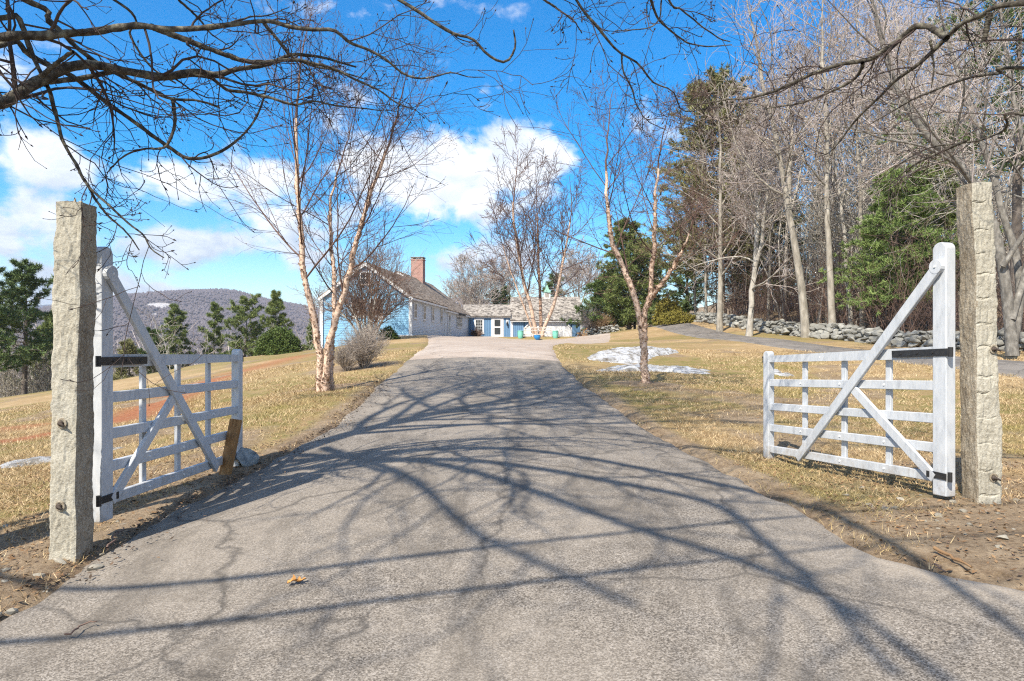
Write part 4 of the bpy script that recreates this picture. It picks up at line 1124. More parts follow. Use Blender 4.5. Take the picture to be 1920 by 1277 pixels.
# thickets that nobody could count
def thicket(name, pts, seed, hmin, hmax, tw, mat, spread=.25, sub=5):
    """pts (n,2) stem positions"""
    rng = np.random.default_rng(seed); A = Acc(); n = len(pts)
    z = G(pts[:, 0], pts[:, 1])
    h = hmin + (hmax - hmin) * rng.random(n) ** 1.6
    b = np.stack([pts[:, 0], pts[:, 1], z - .1], 1)
    d = norm(np.stack([rng.normal(size=n) * spread, rng.normal(size=n) * spread, np.ones(n)], 1))
    P = 6; p = np.empty((n, P, 3)); p[:, 0] = b
    for j in range(1, P):
        p[:, j] = p[:, j - 1] + d * (h / (P - 1))[:, None]; d = norm(d + rng.normal(size=d.shape) * .09)
    r = np.linspace(1, .3, P)[None] * (tw * (.6 + h / hmax))[:, None]
    tubes(A, p, r, 4)
    a, ar = grow(rng, p, r, sub, .25, 1., .75, .25, .35, 5, .5, tw * .5, .1, .12)
    c, cr = grow(rng, a, ar, 4, .2, 1., .7, .2, .5, 3, .7, tw * .4, .05, .14)
    tubes(A, a, ar, 3); tubes(A, c, cr, 3)
    o = A.build(name, MT[mat], None, True, False)
    return tag(o, kind='stuff')


rng0 = np.random.default_rng(400)
y_ = 20 + 42 * rng0.random(900); x_ = 18.2 + .6 * (y_ > 34) - .03 * np.clip(y_ - 24, 0, 40) + 9 * rng0.random(900) ** 1.4
thicket('undergrowth', np.stack([x_, y_], 1), 401, 1.2, 5.0, .014, 'twig_brown')
y_ = 37 + 38 * rng0.random(330); x_ = 18.5 + .04 * (y_ - 27) + 26 * rng0.random(330) ** 1.2
thicket('sapling_thicket', np.stack([x_, y_], 1), 402, 5, 16, .042, 'bark_pale', .09, 9)
y_ = 58 + 30 * rng0.random(90); x_ = -60 + 52 * rng0.random(90)
thicket('bare_thicket', np.stack([x_, y_], 1), 403, 3, 8.0, .035, 'bark_pale', .14, 9)
y_ = 50 + 8 * rng0.random(110); x_ = y_ * (-.78 + .13 * rng0.random(110))
thicket('edge_saplings', np.stack([x_, y_], 1), 404, 1.5, 5, .03, 'bark_grey', .12, 6)

# ------------------------------------------------------------------ stones
def ico(sub):
    bm = bmesh.new(); bmesh.ops.create_icosphere(bm, subdivisions=sub, radius=1)
    v = np.array([p.co[:] for p in bm.verts]); f = np.array([[q.index for q in p.verts] for p in bm.faces]); bm.free()
    return v, f
IV, IF = ico(2); IV3, IF3 = ico(3)


def stones(acc, pos, size, rng, flat=.7, hi=False, amp=.25):
    V, Fc = (IV3, IF3) if hi else (IV, IF)
    for p, s in zip(pos, size):
        d = V.copy()
        # chop with random planes for a broken, faceted look
        for _ in range(13):
            n = norm(rng.normal(size=3)); k = (.36 if hi else .5) + .32 * rng.random()
            t = d @ n; m = t > k; d[m] -= np.outer(t[m] - k, n) * .9
        d *= 1 + amp * .5 * (fbm(d[:, 0] * 2 + p[0] * 7, d[:, 1] * 2 + d[:, 2] * 1.7 + p[1] * 5, 9)[:, None] - .5)
        sc = s * np.array([1 + .5 * rng.random(), .8 + .3 * rng.random(), flat * (.8 + .45 * rng.random())])
        a = rng.random() * 6.3; ti = rng.normal() * .25
        ca, sa, ct, st = math.cos(a), math.sin(a), math.cos(ti), math.sin(ti)
        M = np.array([[ca, -sa, 0], [sa, ca, 0], [0, 0, 1]]) @ np.array([[1, 0, 0], [0, ct, -st], [0, st, ct]])
        acc.add((d * sc) @ M.T + p, Fc)


def stone_wall(name, path, h, rows, sz, seed, label, width=.45):
    rng = np.random.default_rng(seed); A = Acc()
    P = resample(path, 400); L = np.concatenate([[0], np.cumsum(np.linalg.norm(np.diff(P, axis=0), axis=1))])
    tot = L[-1]; pos = []; size = []
    for k in range(rows):
        s = 0
        while s < tot:
            q = sz * (.62 + .75 * rng.random()) * (1.15 - .09 * k)
            for side in ((-1, 1) if width > .3 else (0,)):
                ss = s + rng.normal() * .08
                x = np.interp(ss, L, P[:, 0]); y = np.interp(ss, L, P[:, 1])
                if k == rows - 1 and rng.random() < .38: continue
                o = side * width * (.9 - .16 * k) + rng.normal() * .07
                pos.append((x + o, y, h * k / rows + q * .25 + rng.normal() * .045)); size.append(q)
            s += q * 1.75
    pos = np.array(pos); pos[:, 2] += G(pos[:, 0], pos[:, 1])
    stones(A, pos, size, rng, .62)
    o = A.build(name, MT['stone'], None, False, False)
    return tag(o, label, 'stone wall')


stone_wall('stone_wall', [(15.6, 66), (16.0, 58), (16.4, 46), (16.5, 38), (17, 29.4), (17.9, 24.5), (18.7, 20), (19.4, 14)], .70, 4, .24, 501, 'long dry fieldstone wall running along the wood above the lane')
stone_wall('retaining_wall', [(px_x(1096, 70), 70), (px_x(1125, 68.5), 68.5), (px_x(1160, 66), 66)], .95, 5, .2, 502, 'short low stone retaining wall beside the firewood at the garage', .18)


# ------------------------------------------------------------------ granite gate posts
def rough_post(w, d, H, seed, grooves=None, taper=.10, amp=.009):
    """split granite bar: box with broken faces; front face is -y"""
    nx, nz = 12, 260
    per = []  # perimeter parametrisation
    for k in range(nx): per.append((-.5 + k / nx, -.5))
    for k in range(nx): per.append((.5, -.5 + k / nx))
    for k in range(nx): per.append((.5 - k / nx, .5))
    for k in range(nx): per.append((-.5, .5 - k / nx))
    per = np.array(per); n = len(per); z = np.linspace(0, 1, nz)
    PX, PZ = np.meshgrid(np.arange(n), z, indexing='ij')
    bx, by = per[PX.astype(int), 0], per[PX.astype(int), 1]
    sc = 1 + taper * (1 - PZ)
    x = bx * w * sc; y = by * d * sc; zz = PZ * H
    # slow waviness of the arrises, fine breakage on the faces
    x = x + .045 * (fbm(zz * 1.6 + 10 * (bx > 0), 0 * zz + seed, seed) - .5) * np.sign(bx) * np.abs(bx) * 2
    y = y + .03 * (fbm(zz * 1.4 + 10 * (by > 0), 0 * zz + seed + 5, seed + 1) - .5) * np.sign(by) * np.abs(by) * 2
    u = (PX / n) * 8
    e = (fbm(u * 4.2, zz * 9, seed + 2, 5) - .5) * 2 * amp + (fbm(u * 9, zz * 26, seed + 3, 3) - .5) * amp
    nxv = np.where(np.abs(bx) >= .499, np.sign(bx), 0); nyv = np.where(np.abs(by) >= .499, np.sign(by), 0)
    cor = (nxv != 0) & (nyv != 0)
    e = np.where(cor, e * .7 - .003, e)
    if grooves is not None:
        fr = (by <= -.499)
        rg = np.random.default_rng(seed)
        for gzv, x0, x1 in grooves:
            gzv = gzv + .028 * rg.normal(); x1 = x1 - .38 * rg.random(); dp = .006 + .009 * rg.random()
            g = np.exp(-((zz - gzv - .006 * np.sin(bx * 9 + gzv * 40)) / .007) ** 2) * sstep(x0, x0 + .08, bx) * sstep(x1, x1 - .08, bx)
            e = np.where(fr, e - dp * g, e)
    x = x + nxv * e; y = y + nyv * e
    v = np.stack([x, y, zz], -1).reshape(-1, 3)
    i = np.arange(n)[:, None]; j = np.arange(nz - 1)[None]; i2 = (i + 1) % n
    q = np.stack([i * nz + j, i2 * nz + j, i2 * nz + j + 1, i * nz + j + 1], -1).reshape(-1, 4)
    top = v.reshape(n, nz, 3)[:, -1]
    c = top.mean(0) + [0, 0, .006]
    A = Acc(); A.add(v, q)
    mid = top * .55 + c * .45; mid[:, 2] += .012 * np.random.default_rng(seed).normal(size=n)
    A.add(np.concatenate([top, mid, c[None]]), np.stack([np.arange(n), (np.arange(n) + 1) % n, (np.arange(n) + 1) % n + n, np.arange(n) + n], 1), np.stack([np.arange(n) + n, (np.arange(n) + 1) % n + n, np.full(n, 2 * n)], 1))
    return A


def granite_post(px0, px1, pyb, pyt, label, seed, grooves, pins, tilt=(0, 0), depth=1.0):
    cx, Y = hit((px0 + px1) / 2, pyb)
    w = (px1 - px0) / F * Y; H = (pyb - pyt) / F * Y + .02
    x0 = (px0 - CX) / F * Y; d = w * depth
    base = np.array([x0 + w / 2, Y + d / 2, gz(x0 + w / 2, Y) - .04])
    root = empty('granite_post', base, label, 'granite post', 'granite gate posts')
    sh = rough_post(w, d, H + .04, seed, grooves).build('shaft', MT['granite'], root, False)
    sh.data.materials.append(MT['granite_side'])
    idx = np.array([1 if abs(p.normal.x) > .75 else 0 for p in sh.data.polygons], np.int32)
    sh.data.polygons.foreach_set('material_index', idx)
    sh.rotation_euler = (tilt[0], tilt[1], 0)
    for (dx, dz) in pins:      # chiselled pocket with a bent pin
        pk = Acc(); c = np.array([dx * w, -d * .53, dz])
        pk.lathe((0, 0, 0), [(.0, -.004), (.012, -.003), (.020, .002), (.027, .007), (.034, .002)], 14)
        v = np.concatenate(pk.v); v = np.stack([v[:, 0], -v[:, 2] - .006, v[:, 1] * 1.15], 1); pk.v = [v + c]
        po = pk.build('pocket', MT['granite_side'], root, True)
        A = Acc(); A.cyl(c + [0, .02, 0], c + [0, -.035, .0], .012, .011, 10); A.cyl(c + [0, -.03, .004], c + [.035, -.04, -.016], .011, .006, 8); A.cyl(c + [-.004, -.012, 0], c + [-.004, -.02, 0], .02, .019, 10)
        A.build('iron_pin', MT['rust'], root, True)
    return root, base, w, d


PL, PLb, PLw, PLd = granite_post(93, 141, 1052, 384, 'tan granite gate post with smooth split face at the left of the driveway', 61, None, [(.02, .99), (-.05, .42)], tilt=(0, R(1.0)), depth=1.05)
PR, PRb, PRw, PRd = granite_post(1836, 1877, 944, 347, 'granite gate post with drilled split marks down its face at the right of the driveway', 67,
                                 [(.12 + .197 * k, -.5, .42) for k in range(13)], [(.12, 1.30), (.12, .25)], tilt=(0, R(-1.3)), depth=1.15)


# ------------------------------------------------------------------ white gates
def gate(label, hinge, free, z0, tilt, toward, LG, stile_top, side):
    """hinge, free: plan points; toward: +1/-1 side on which braces lie (local v)"""
    h = np.array([*hinge, z0]); dx = np.array(free) - np.array(hinge); L = np.linalg.norm(dx)
    U = np.array([*(dx / L), 0.]); Wv = np.array([0, 0, 1.]); V = np.cross(Wv, U) * toward
    root = empty('wooden_gate', h, label, 'gate', 'white driveway gates')
    def Pt(u, v, w): return U * u + V * v + Wv * (w + tilt * u)
    Mx = np.stack([U, V, Wv], 1)
    A = Acc()          # hinge stile with rounded top
    def stile(u0, wd, th, zb, zt, name):
        A = Acc(); r = wd / 2; n = 12
        poly = [Pt(u0 - r, -th / 2, zb), Pt(u0 + r, -th / 2, zb)]
        for k in range(n + 1):
            a = math.pi * k / n; poly.append(Pt(u0 + r * math.cos(a), -th / 2, zt - r * .9 + r * .9 * math.sin(a)))
        A.prism(poly, V * th)
        o = A.build(name, MT['white'], root, False)
        b = o.modifiers.new('bevel', 'BEVEL'); b.width = .008; b.segments = 2; b.limit_method = 'ANGLE'; b.angle_limit = R(40)
    stile(.0, .135, .10, .0, stile_top, 'hinge_stile')
    stile(LG, .10, .085, -.06 if side > 0 else .0, 1.30, 'latch_stile')
    zr = [1.205, .925, .645, .395, .145]
    for k, z in enumerate(zr):
        A = Acc()
        if k == 0:      # top rail tapers towards the free end
            u0, u1 = .0775, LG - .05; hh0, hh1 = .105, .075
            A.prism([Pt(u0, -.028, z - hh0 / 2), Pt(u1, -.028, z - hh1 / 2), Pt(u1, -.028, z + hh1 / 2), Pt(u0, -.028, z + hh0 / 2)], V * .056)
        else:
            A.beam(Pt(.0775, 0, z), Pt(LG - .05, 0, z), .044, .082, Wv)
        o = A.build('rail', MT['white'], root, False)
    for u in (.26, .5, .75):
        A = Acc(); A.beam(Pt(u * LG, -.037, .09), Pt(u * LG, -.037, 1.16), .03, .065, U); A.build('upright', MT['white'], root, False)
    A = Acc(); A.beam(Pt(-.02, .075, stile_top - .20), Pt(.76 * LG, .043, .10), .034, .095, Wv)
    A.cyl(Pt(.0, .048, stile_top - .205), Pt(.0, .094, stile_top - .205), .062, .06, 16)
    A.build('long_brace', MT['white'], root, False)
    A = Acc(); A.beam(Pt(.05, .043, .14), Pt(.425 * LG, .043, .905), .033, .085, Wv); A.build('short_brace', MT['white'], root, False)
    # strap hinges: iron, on the face
    A = Acc(); A.beam(Pt(-.09, .056, 1.205), Pt(.50, .056, 1.205), .008, .062, Wv, .002); A.cyl(Pt(-.115, .055, 1.165), Pt(-.115, .055, 1.245), .02, .02, 10)
    for u in (.06, .22, .40):
        A.cyl(Pt(u, .058, 1.205), Pt(u, .067, 1.205), .013, .010, 10)
    A.build('strap_hinge', MT['iron'], root, False)
    A = Acc(); A.box(Pt(-.0, .055, .17), .15, .008, .055, .002, Mx); A.cyl(Pt(-.105, .05, .13), Pt(-.105, .05, .21), .018, .018, 10); A.box(Pt(.105, .03, .17), .035, .062, .055, .002, Mx); A.build('lower_hinge', MT['iron'], root, False)
    A = Acc(); A.box(Pt(LG + .055, .02, 1.2), .012, .05, .075, .002, Mx); A.cyl(Pt(LG + .06, .02, 1.21), Pt(LG + .10, .02, 1.235), .009, .007, 8); A.build('latch', MT['iron'], root, False)
    for u, z in [(.0, stile_top - .205), (.26 * LG, .925), (.5 * LG, .925), (.75 * LG, .925), (.26 * LG, .645), (.5 * LG, .645), (.75 * LG, .645), (.26 * LG, .395), (.5 * LG, .395), (.75 * LG, .395), (.26 * LG, .145), (.5 * LG, .145), (.33 * LG, 1.205), (.62 * LG, 1.205), (.43 * LG, 1.205 - .28)]:
        o_ = .097 if z > 1.5 else .024
        A = Acc(); A.cyl(Pt(u, o_ - .004, z), Pt(u, o_ + .006, z), .011, .009, 8); A.build('bolt', MT['trim'], root, False)
    return root


hr = at(1770, 929, 5.75); fr = at(1441, 857, 8.1)
hr_xy = (hr[0], hr[1])
ur = np.array([fr[0] - hr[0], fr[1] - hr[1]]); ur /= np.linalg.norm(ur)
gate('open white timber gate on the right, hung beside the drilled granite post', hr_xy, (hr[0] + ur[0], hr[1] + ur[1]), hr[2], -.045, 1, 2.42, 2.13, 1)
hl = at(190, 976, 5.16); fl_ = at(444, 850, 7.42)
ul = np.array([fl_[0] - hl[0], fl_[1] - hl[1]]); ul /= np.linalg.norm(ul)
gate('open white timber gate on the left, propped by a brown board', (hl[0], hl[1]), (hl[0] + ul[0], hl[1] + ul[1]), hl[2], -.01, -1, 2.27, 2.07, -1)

# prop board and rock at the free end of the left gate
sx_, sy_ = hit(420, 892)
A = Acc(); b0 = np.array([sx_, sy_, gz(sx_, sy_) - .06]); A.beam(b0, b0 + [.085, .10, .62], .05, .13, (1, -.35, -.1), .006)
tag(A.build('prop_board', MT['stake'], None, False), 'brown weathered board leaning against the free end of the left gate', 'board')
rk = Acc(); kx, ky = hit(452, 878); rngk = np.random.default_rng(70)
stones(rk, np.array([[kx, ky + .12, gz(kx, ky + .12) + .09]]), [.14], rngk, 1.15, True, .9)
tag(rk.build('rock', MT['rock'], None, False, False), 'blue-grey rock at the foot of the left gate beside the brown board', 'rock')

# ------------------------------------------------------------------ house
S0 = np.array([-7.46, 50.0, 0]); SD = np.array([.0995, .995, 0]); TD = np.array([-.995, .0995, 0])
HO = np.array([-6.4, 62.0, 2.1])
house = empty('house', HO, 'blue clapboard house with brick chimney and attached garage wing at the end of the driveway', 'house')
def H(s, t, z): return S0 + SD * s + TD * t + np.array([0, 0, z])
def hb(acc, name, mat, smooth=False, parent=None):
    o = acc.build(name, mat, parent or house, smooth, True, HO if parent is None else HO)
    if parent is not None and parent is not house: pass
    return o
def clap(acc, P0, dirn, out, prof, z0, z1, row=.125, proud=.02):
    """clapboards: prof(z)->(a,b) extent along dirn"""
    z = z0
    while z < z1 - .01:
        zt = min(z + row, z1); a0, b0 = prof(z); a1, b1 = prof(zt)
        if b0 - a0 > .02:
            q = [P0 + dirn * a0 + out * proud, P0 + dirn * b0 + out * proud, P0 + dirn * b1 + out * .002, P0 + dirn * a1 + out * .002]
            for p, zz in zip(q, (z, z, zt, zt)): p[2] += zz
            lo = [q[0] - out * proud * .9, q[1] - out * proud * .9]
            acc.add(np.array(q + lo), np.array([[0, 1, 2, 3], [4, 5, 1, 0]]))
        z = zt
OS = -TD; OG = -SD
eave1, ridge1, w1 = 4.98, 7.42, 6.66
def gprof(z): 
    if z <= eave1: return (0, w1)
    k = (z - eave1) / (ridge1 - eave1) * w1 / 2; return (k, w1 - k)
A = Acc(); clap(A, S0.copy(), TD, OG, gprof, .4, ridge1)
# solid core so nothing shows through
A.prism([H(.03, .03, .3), H(.03, w1 - .03, .3), H(.03, w1 - .03, eave1), H(.03, w1 / 2, ridge1 - .06), H(.03, .03, eave1)], SD * 12.8)
hb(A, 'wall', MT['siding_blue'])
A = Acc(); clap(A, S0.copy(), SD, OS, lambda z: (0, 12.9), 1.9, eave1); hb(A, 'side_wall', MT['siding_pale'])
w2, eave2, ridge2, s2 = 8.7, 4.72, 8.12, 26.0
A = Acc()
off2 = OS * .02
clap(A, H(12.9, 0, 0) + off2, SD, OS, lambda z: (0, s2 - 12.9), 1.9, eave2)
A.prism([H(12.93, .03, 1), H(12.93, w2, 1), H(12.93, w2, eave2), H(12.93, w2 / 2, ridge2 - .08), H(12.93, .03, eave2)], SD * (s2 - 12.9))
hb(A, 'wall', MT['siding_pale'])
def slab(acc, a, b, c, d, th):
    """roof plane with thickness; a,b eave; c,d ridge"""
    a, b, c, d = (np.asarray(q, float) for q in (a, b, c, d))
    n = np.cross(b - a, d - a); n /= np.linalg.norm(n); n = n if n[2] > 0 else -n
    acc.prism([a, b, c, d], n * th)
def roof(name, s0, s1, w, eave, ridge, oh, mat):
    A = Acc(); sl = (ridge - eave) / (w / 2); ov = .22
    slab(A, H(s0 - oh, -ov, eave - sl * ov + .02), H(s1, -ov, eave - sl * ov + .02), H(s1, w / 2, ridge + .02), H(s0 - oh, w / 2, ridge + .02), .12)
    slab(A, H(s0 - oh, w + ov, eave - sl * ov + .02), H(s1, w + ov, eave - sl * ov + .02), H(s1, w / 2 + .01, ridge + .022), H(s0 - oh, w / 2 + .01, ridge + .022), .12)
    r = hb(A, name, mat)
    # white rake and eave boards
    B = Acc()
    for t0, t1 in ((-ov, w / 2), (w + ov, w / 2)):
        p = H(s0 - oh - .02, t0, eave - sl * ov - .04); q = H(s0 - oh - .02, t1, ridge - .04)
        B.beam(p, q, .05, .20, (0, 0, 1), .004)
    B.beam(H(s0 - oh, -ov - .02, eave - sl * ov - .02), H(s1, -ov - .02, eave - sl * ov - .02), .05, .14, (0, 0, 1), .004)
    hb(B, 'rake_board', MT['trim'], False)
    return r
roof('roof', 0, 12.9, w1, eave1, ridge1, .18, MT['roof_brown'])
roof('roof', 12.9, s2 + 1.0, w2, eave2, ridge2, .2, MT['roof_brown'])
for s, t, zb, zt in ((-.03, -.03, 2.0, 4.95), (-.03, w1 + .03, .4, 4.95)):
    A = Acc(); A.box(H(s, t, (zb + zt) / 2), .22, .22, zt - zb, .004); hb(A, 'corner_board', MT['trim'])
A = Acc(); A.box(H(12.9, -.05, 3.3), .16, .12, 2.7, .004)
hb(A, 'corner_board', MT['trim'])
A = Acc(); A.box(H(-.25, .25, 2.0), .35, 1.15, .34, .01, np.stack([SD, TD, [0, 0, 1]], 1)); hb(A, 'bulkhead', MT['trim'])
# chimney
A = Acc(); cc = H(19.9, w2 / 2 - .15, 0); Mh = np.stack([TD, SD, [0, 0, 1]], 1)
A.box(cc + [0, 0, 8.6], 1.25, 1.0, 3.0, .01, Mh)
ch = hb(A, 'chimney', MT['brick'])
A = Acc(); A.box(cc + [0, 0, 10.13], 1.36, 1.1, .1, .01, Mh); hb(A, 'chimney_cap', MT['brick'])
A = Acc()
for a in (-1, 1):
    for b in (-1, 1): A.box(cc + TD * a * .5 + SD * b * .38 + [0, 0, 10.25], .2, .2, .16, .004, Mh)
A.box(cc + [0, 0, 10.37], 1.38, 1.12, .07, .01, Mh); hb(A, 'chimney_hood', MT['stone'])


def window(P, du, out, w, h, nx, ny, name='window', fr=.09, depth=.03):
    """P centre; window part with frame bars and pane as sub-parts"""
    dz = np.array([0, 0, 1.]); Mx = np.stack([du, out, dz], 1)
    A = Acc()
    for sgn in (-1, 1):
        A.box(P + du * sgn * (w / 2 + fr / 2) + out * depth, fr, .025, h + 2 * fr, .004, Mx)
        A.box(P + dz * sgn * (h / 2 + fr / 2) + out * (depth + .002), w, .025, fr, .004, Mx)
    A.box(P - dz * (h / 2 + fr + .02) + out * (depth + .02), w + 2.6 * fr, .06, .04, .004, Mx)
    for k in range(1, nx): A.box(P + du * (-w / 2 + w * k / nx) + out * (depth + .004), .03, .02, h, 0, Mx)
    for k in range(1, ny): A.box(P + dz * (-h / 2 + h * k / ny) + out * (depth + .002), w, .02, .05 if k == ny // 2 else .03, 0, Mx)
    f = hb(A, name, MT['trim'])
    B = Acc(); B.box(P + out * (depth - .008), w, .012, h, 0, Mx)
    B.build('pane', MT['glass'], f, False, True, HO)
    return f
for s in (1.45, 4.5, 7.67, 11.2):
    window(H(s, -.02, 4.02), SD, OS, .8, 1.05, 1, 2)
window(H(20.3, -.04, 3.75), SD, OS, 3.0, 1.0, 6, 2)
for t, z, w_, h_ in ((3.9, 4.15, .85, 1.15), (2.55, 4.15, .85, 1.15), (3.33, 6.35, .7, .8)):
    window(H(-.02, t, z), TD, OG, w_, h_, 2, 2)
A = Acc(); P = H(14.7, -.05, 3.25); Mx = np.stack([SD, OS, [0, 0, 1]], 1)
A.box(P + OS * .03, 1.15, .06, 2.35, .004, Mx); dr = hb(A, 'side_door', MT['trim'])
B = Acc(); B.box(P + OS * .065 + np.array([0, 0, .15]), .62, .02, 1.7, .002, Mx); B.build('pane', MT['glass'], dr, False, True, HO)
A = Acc(); A.beam(H(18.3, -.35, 4.42), H(22.2, -.35, 4.42), .05, .05); A.box(H(20.3, -.2, 4.40), .05, .4, .05)
for k in range(9): A.lathe(H(18.6 + .42 * k, -.35, 4.44), [(.0, 0), (.09, .03), (.10, .12), (.05, .18), (0, .2)], 8)
hb(A, 'window_shelf', MT['iron'])

# breezeway and garage (facing the driveway)
YF = 76.0
XD = np.array([1., 0, 0]); FD = np.array([0, -1., 0])
def boards(acc, x0, x1, z0, z1, y=YF, w=.22):
    n = max(1, round((x1 - x0) / w)); e = np.linspace(x0, x1, n + 1)
    for a, b in zip(e[:-1], e[1:]): acc.box(((a + b) / 2, y + .02, (z0 + z1) / 2), b - a - .025, .05, z1 - z0, .006)
    acc.box(((x0 + x1) / 2, y + .05, (z0 + z1) / 2), x1 - x0, .04, z1 - z0)
A = Acc(); boards(A, -.95, -.12, 2.05, 4.4); hb(A, 'breezeway_wall', MT['board_blue'])
A = Acc(); boards(A, -5.0, -4.22, 2.05, 4.4); boards(A, -4.22, -3.1, 2.05, 2.72); boards(A, -4.22, -3.1, 4.28, 4.4); boards(A, -3.1, -2.3, 2.05, 4.4)
hb(A, 'breezeway_wall', MT['board_blue'])
A = Acc(); boards(A, .14, 1.30, 2.0, 3.95); boards(A, 6.68, 7.6, 2.0, 3.95)
A.box((3.7, 80, 3.0), 7.7, 7.6, 2.0); A.prism([(-.1, YF + .1, 3.95), (-.1, 83.8, 3.95), (-.1, 80, 6.8)], (7.8, 0, 0)); A.box((-2.4, 78.5, 3.2), 4.9, 4.6, 2.2)
hb(A, 'garage_wall', MT['board_blue'])
A = Acc()
slab(A, (-5.6, YF - .3, 4.52), (-.12, YF - .3, 4.52), (-.12, 79.2, 5.98), (-5.6, 79.2, 5.98), .1); slab(A, (-5.6, 82.2, 4.5), (-.12, 82.2, 4.5), (-.12, 79.21, 5.985), (-5.6, 79.21, 5.985), .1)
hb(A, 'breezeway_roof', MT['roof_tan'])
A = Acc()
slab(A, (-.2, YF - .35, 4.02), (7.95, YF - .35, 4.02), (7.95, 80, 6.93), (-.2, 80, 6.93), .12); slab(A, (-.2, 84.4, 4.0), (7.95, 84.4, 4.0), (7.95, 80.01, 6.935), (-.2, 80.01, 6.935), .12)
gro = hb(A, 'garage_roof', MT['roof_tan'])
A = Acc()
A.box((-2.5, YF - .02, 4.47), 4.9, .08, .16, .004); A.box((-.02, YF - .01, 3.2), .27, .12, 2.4, .004); A.box((3.87, YF - .05, 4.02), 8.0, .10, .16, .004)
A.box((7.72, YF - .01, 3.0), .24, .12, 2.0, .004); A.box((3.87, YF - .33, 4.03), 8.1, .04, .13, .004); A.box((-4.92, YF, 3.2), .1, .1, 2.3, .004)
for x0, sg in ((1.42, 1), (6.56, -1)):
    A.beam((x0, YF - .03, 3.30), (x0 + .62 * sg, YF - .03, 3.94), .09, .10, (0, 0, 1)); A.box((x0 - .06 * sg, YF - .02, 2.68), .12, .1, 1.3, .004)
hb(A, 'trim_board', MT['trim'])
A = Acc()
A.prism([(1.42, YF + .06, 1.98), (6.56, YF + .06, 1.98), (6.56, YF + .06, 3.3), (5.94, YF + .06, 3.95), (2.04, YF + .06, 3.95), (1.42, YF + .06, 3.3)], (0, .06, 0))
gd = hb(A, 'garage_door', MT['trim'])
A = Acc()
for sg in (1, -1):
    x0 = 1.42 if sg > 0 else 6.56
    A = Acc(); A.prism([(x0, YF + .03, 3.3), (x0 + .62 * sg, YF + .03, 3.95), (x0, YF + .03, 3.95)], (0, .03, 0)); hb(A, 'door_bracket', MT['board_blue'])
A = Acc(); A.box((-1.62, YF - .02, 3.24), 1.36, .09, 2.42, .006); ed = hb(A, 'entry_door', MT['trim'])
for z in (3.83, 2.93):
    B = Acc(); B.box((-1.62, YF - .075, z), .66, .02, .72 if z > 3.5 else .74, .002); B.build('pane', MT['glass'], ed, False, True, HO)
B = Acc(); B.cyl((-2.12, YF - .06, 3.15), (-2.12, YF - .13, 3.15), .03, .035, 10); B.build('handle', MT['iron'], ed, True, True, HO)
window(np.array([-3.66, YF + .0, 3.5]), XD, FD, .74, 1.32, 3, 4, fr=.17)
for x in (-.53, 7.12):
    A = Acc(); A.box((x, YF - .03, 3.92), .13, .06, .2, .01); A.cyl((x, YF - .05, 3.95), (x, YF - .2, 3.9), .012, .012, 8); A.lathe((x, YF - .2, 3.52), [(0, 0), (.07, .01), (.10, .3), (.12, .32), (.03, .42), (0, .44)], 8)
    hb(A, 'wall_lantern', MT['iron'])
    B = Acc(); B.box((x, YF - .012, 3.98), .26, .04, .4, .004); hb(B, 'lantern_backplate', MT['trim'])
# cupola
A = Acc(); A.box((4.1, 80, 6.95), .78, .78, 1.1, .01); cu = hb(A, 'cupola', MT['trim'])
B = Acc()
for k in range(7): B.beam((3.86, 79.6, 6.95 + .07 * k), (4.34, 79.6, 6.95 + .07 * k), .03, .045, (0, -.5, 1), 0)
B.build('louvre', MT['fence_wood'], cu, False, True, HO)
B = Acc(); B.lathe((4.1, 80, 7.5), [(.66, 0), (.60, .06), (.30, .42), (.10, .85), (0, .95)], 4)
v = np.concatenate(B.v); c0 = np.array([4.1, 80, 0]); a = R(45); v = (v - c0) @ np.array([[math.cos(a), math.sin(a), 0], [-math.sin(a), math.cos(a), 0], [0, 0, 1]]) + c0; B.v = [v]
B.build('cupola_roof', MT['copper'], cu, False, True, HO)

# ------------------------------------------------------------------ planters, rail fence, firewood
for px, lab in ((976, 'tall pale green glazed urn left of the blue bowl'), (1041.5, 'tall pale green glazed urn right of the blue bowl')):
    c = at(px, 635, 62.3); c[2] = gz(c[0], 62.3) + .02
    A = Acc(); A.lathe(c, [(0, 0), (.17, 0), (.22, .08), (.27, .35), (.285, .6), (.27, .72), (.295, .75), (.28, .78), (.24, .76), (.24, .66), (0, .64)], 24)
    tag(A.build('urn_planter', MT['teal'], None, True), lab + ' on the lawn island', 'planter', 'green glazed urns')
c = at(1007.5, 637, 61.4); c[2] = gz(c[0], 61.4) + .04
A = Acc(); A.lathe(c, [(0, 0), (.16, 0), (.17, .05), (.27, .14), (.315, .28), (.29, .38), (.325, .42), (.30, .43), (.27, .38), (.26, .34), (0, .33)], 24)
tag(A.build('bowl_planter', MT['cobalt'], None, True), 'round cobalt blue glazed bowl in front of the birch clump', 'planter')
fx0, fx1 = px_x(984, 62.8), px_x(1033, 62.8)
zf = gz(2.3, 62.8) + .12
root = empty('rail_fence', (2.3, 62.8, zf), 'short silvery wooden rail fence around the front of the birch clump', 'rail fence')
for k in range(5):
    x = fx0 + (fx1 - fx0) * k / 4; A = Acc(); A.box((x - 2.3, (.12 * (k % 2)), .43), .07, .07, 1.0, .006); A.build('post', MT['fence_wood'], root)
for z in (.95, .72, .34):
    A = Acc(); A.beam((fx0 - 2.4, -.05, z), (fx1 - 2.2, -.05, z), .045, .08 if z < .9 else .10); A.build('rail', MT['fence_wood'], root)
wx0, wx1 = px_x(1083, 68), px_x(1100, 68)
rngw = np.random.default_rng(81); A = Acc(); gw = gz((wx0 + wx1) / 2, 68)
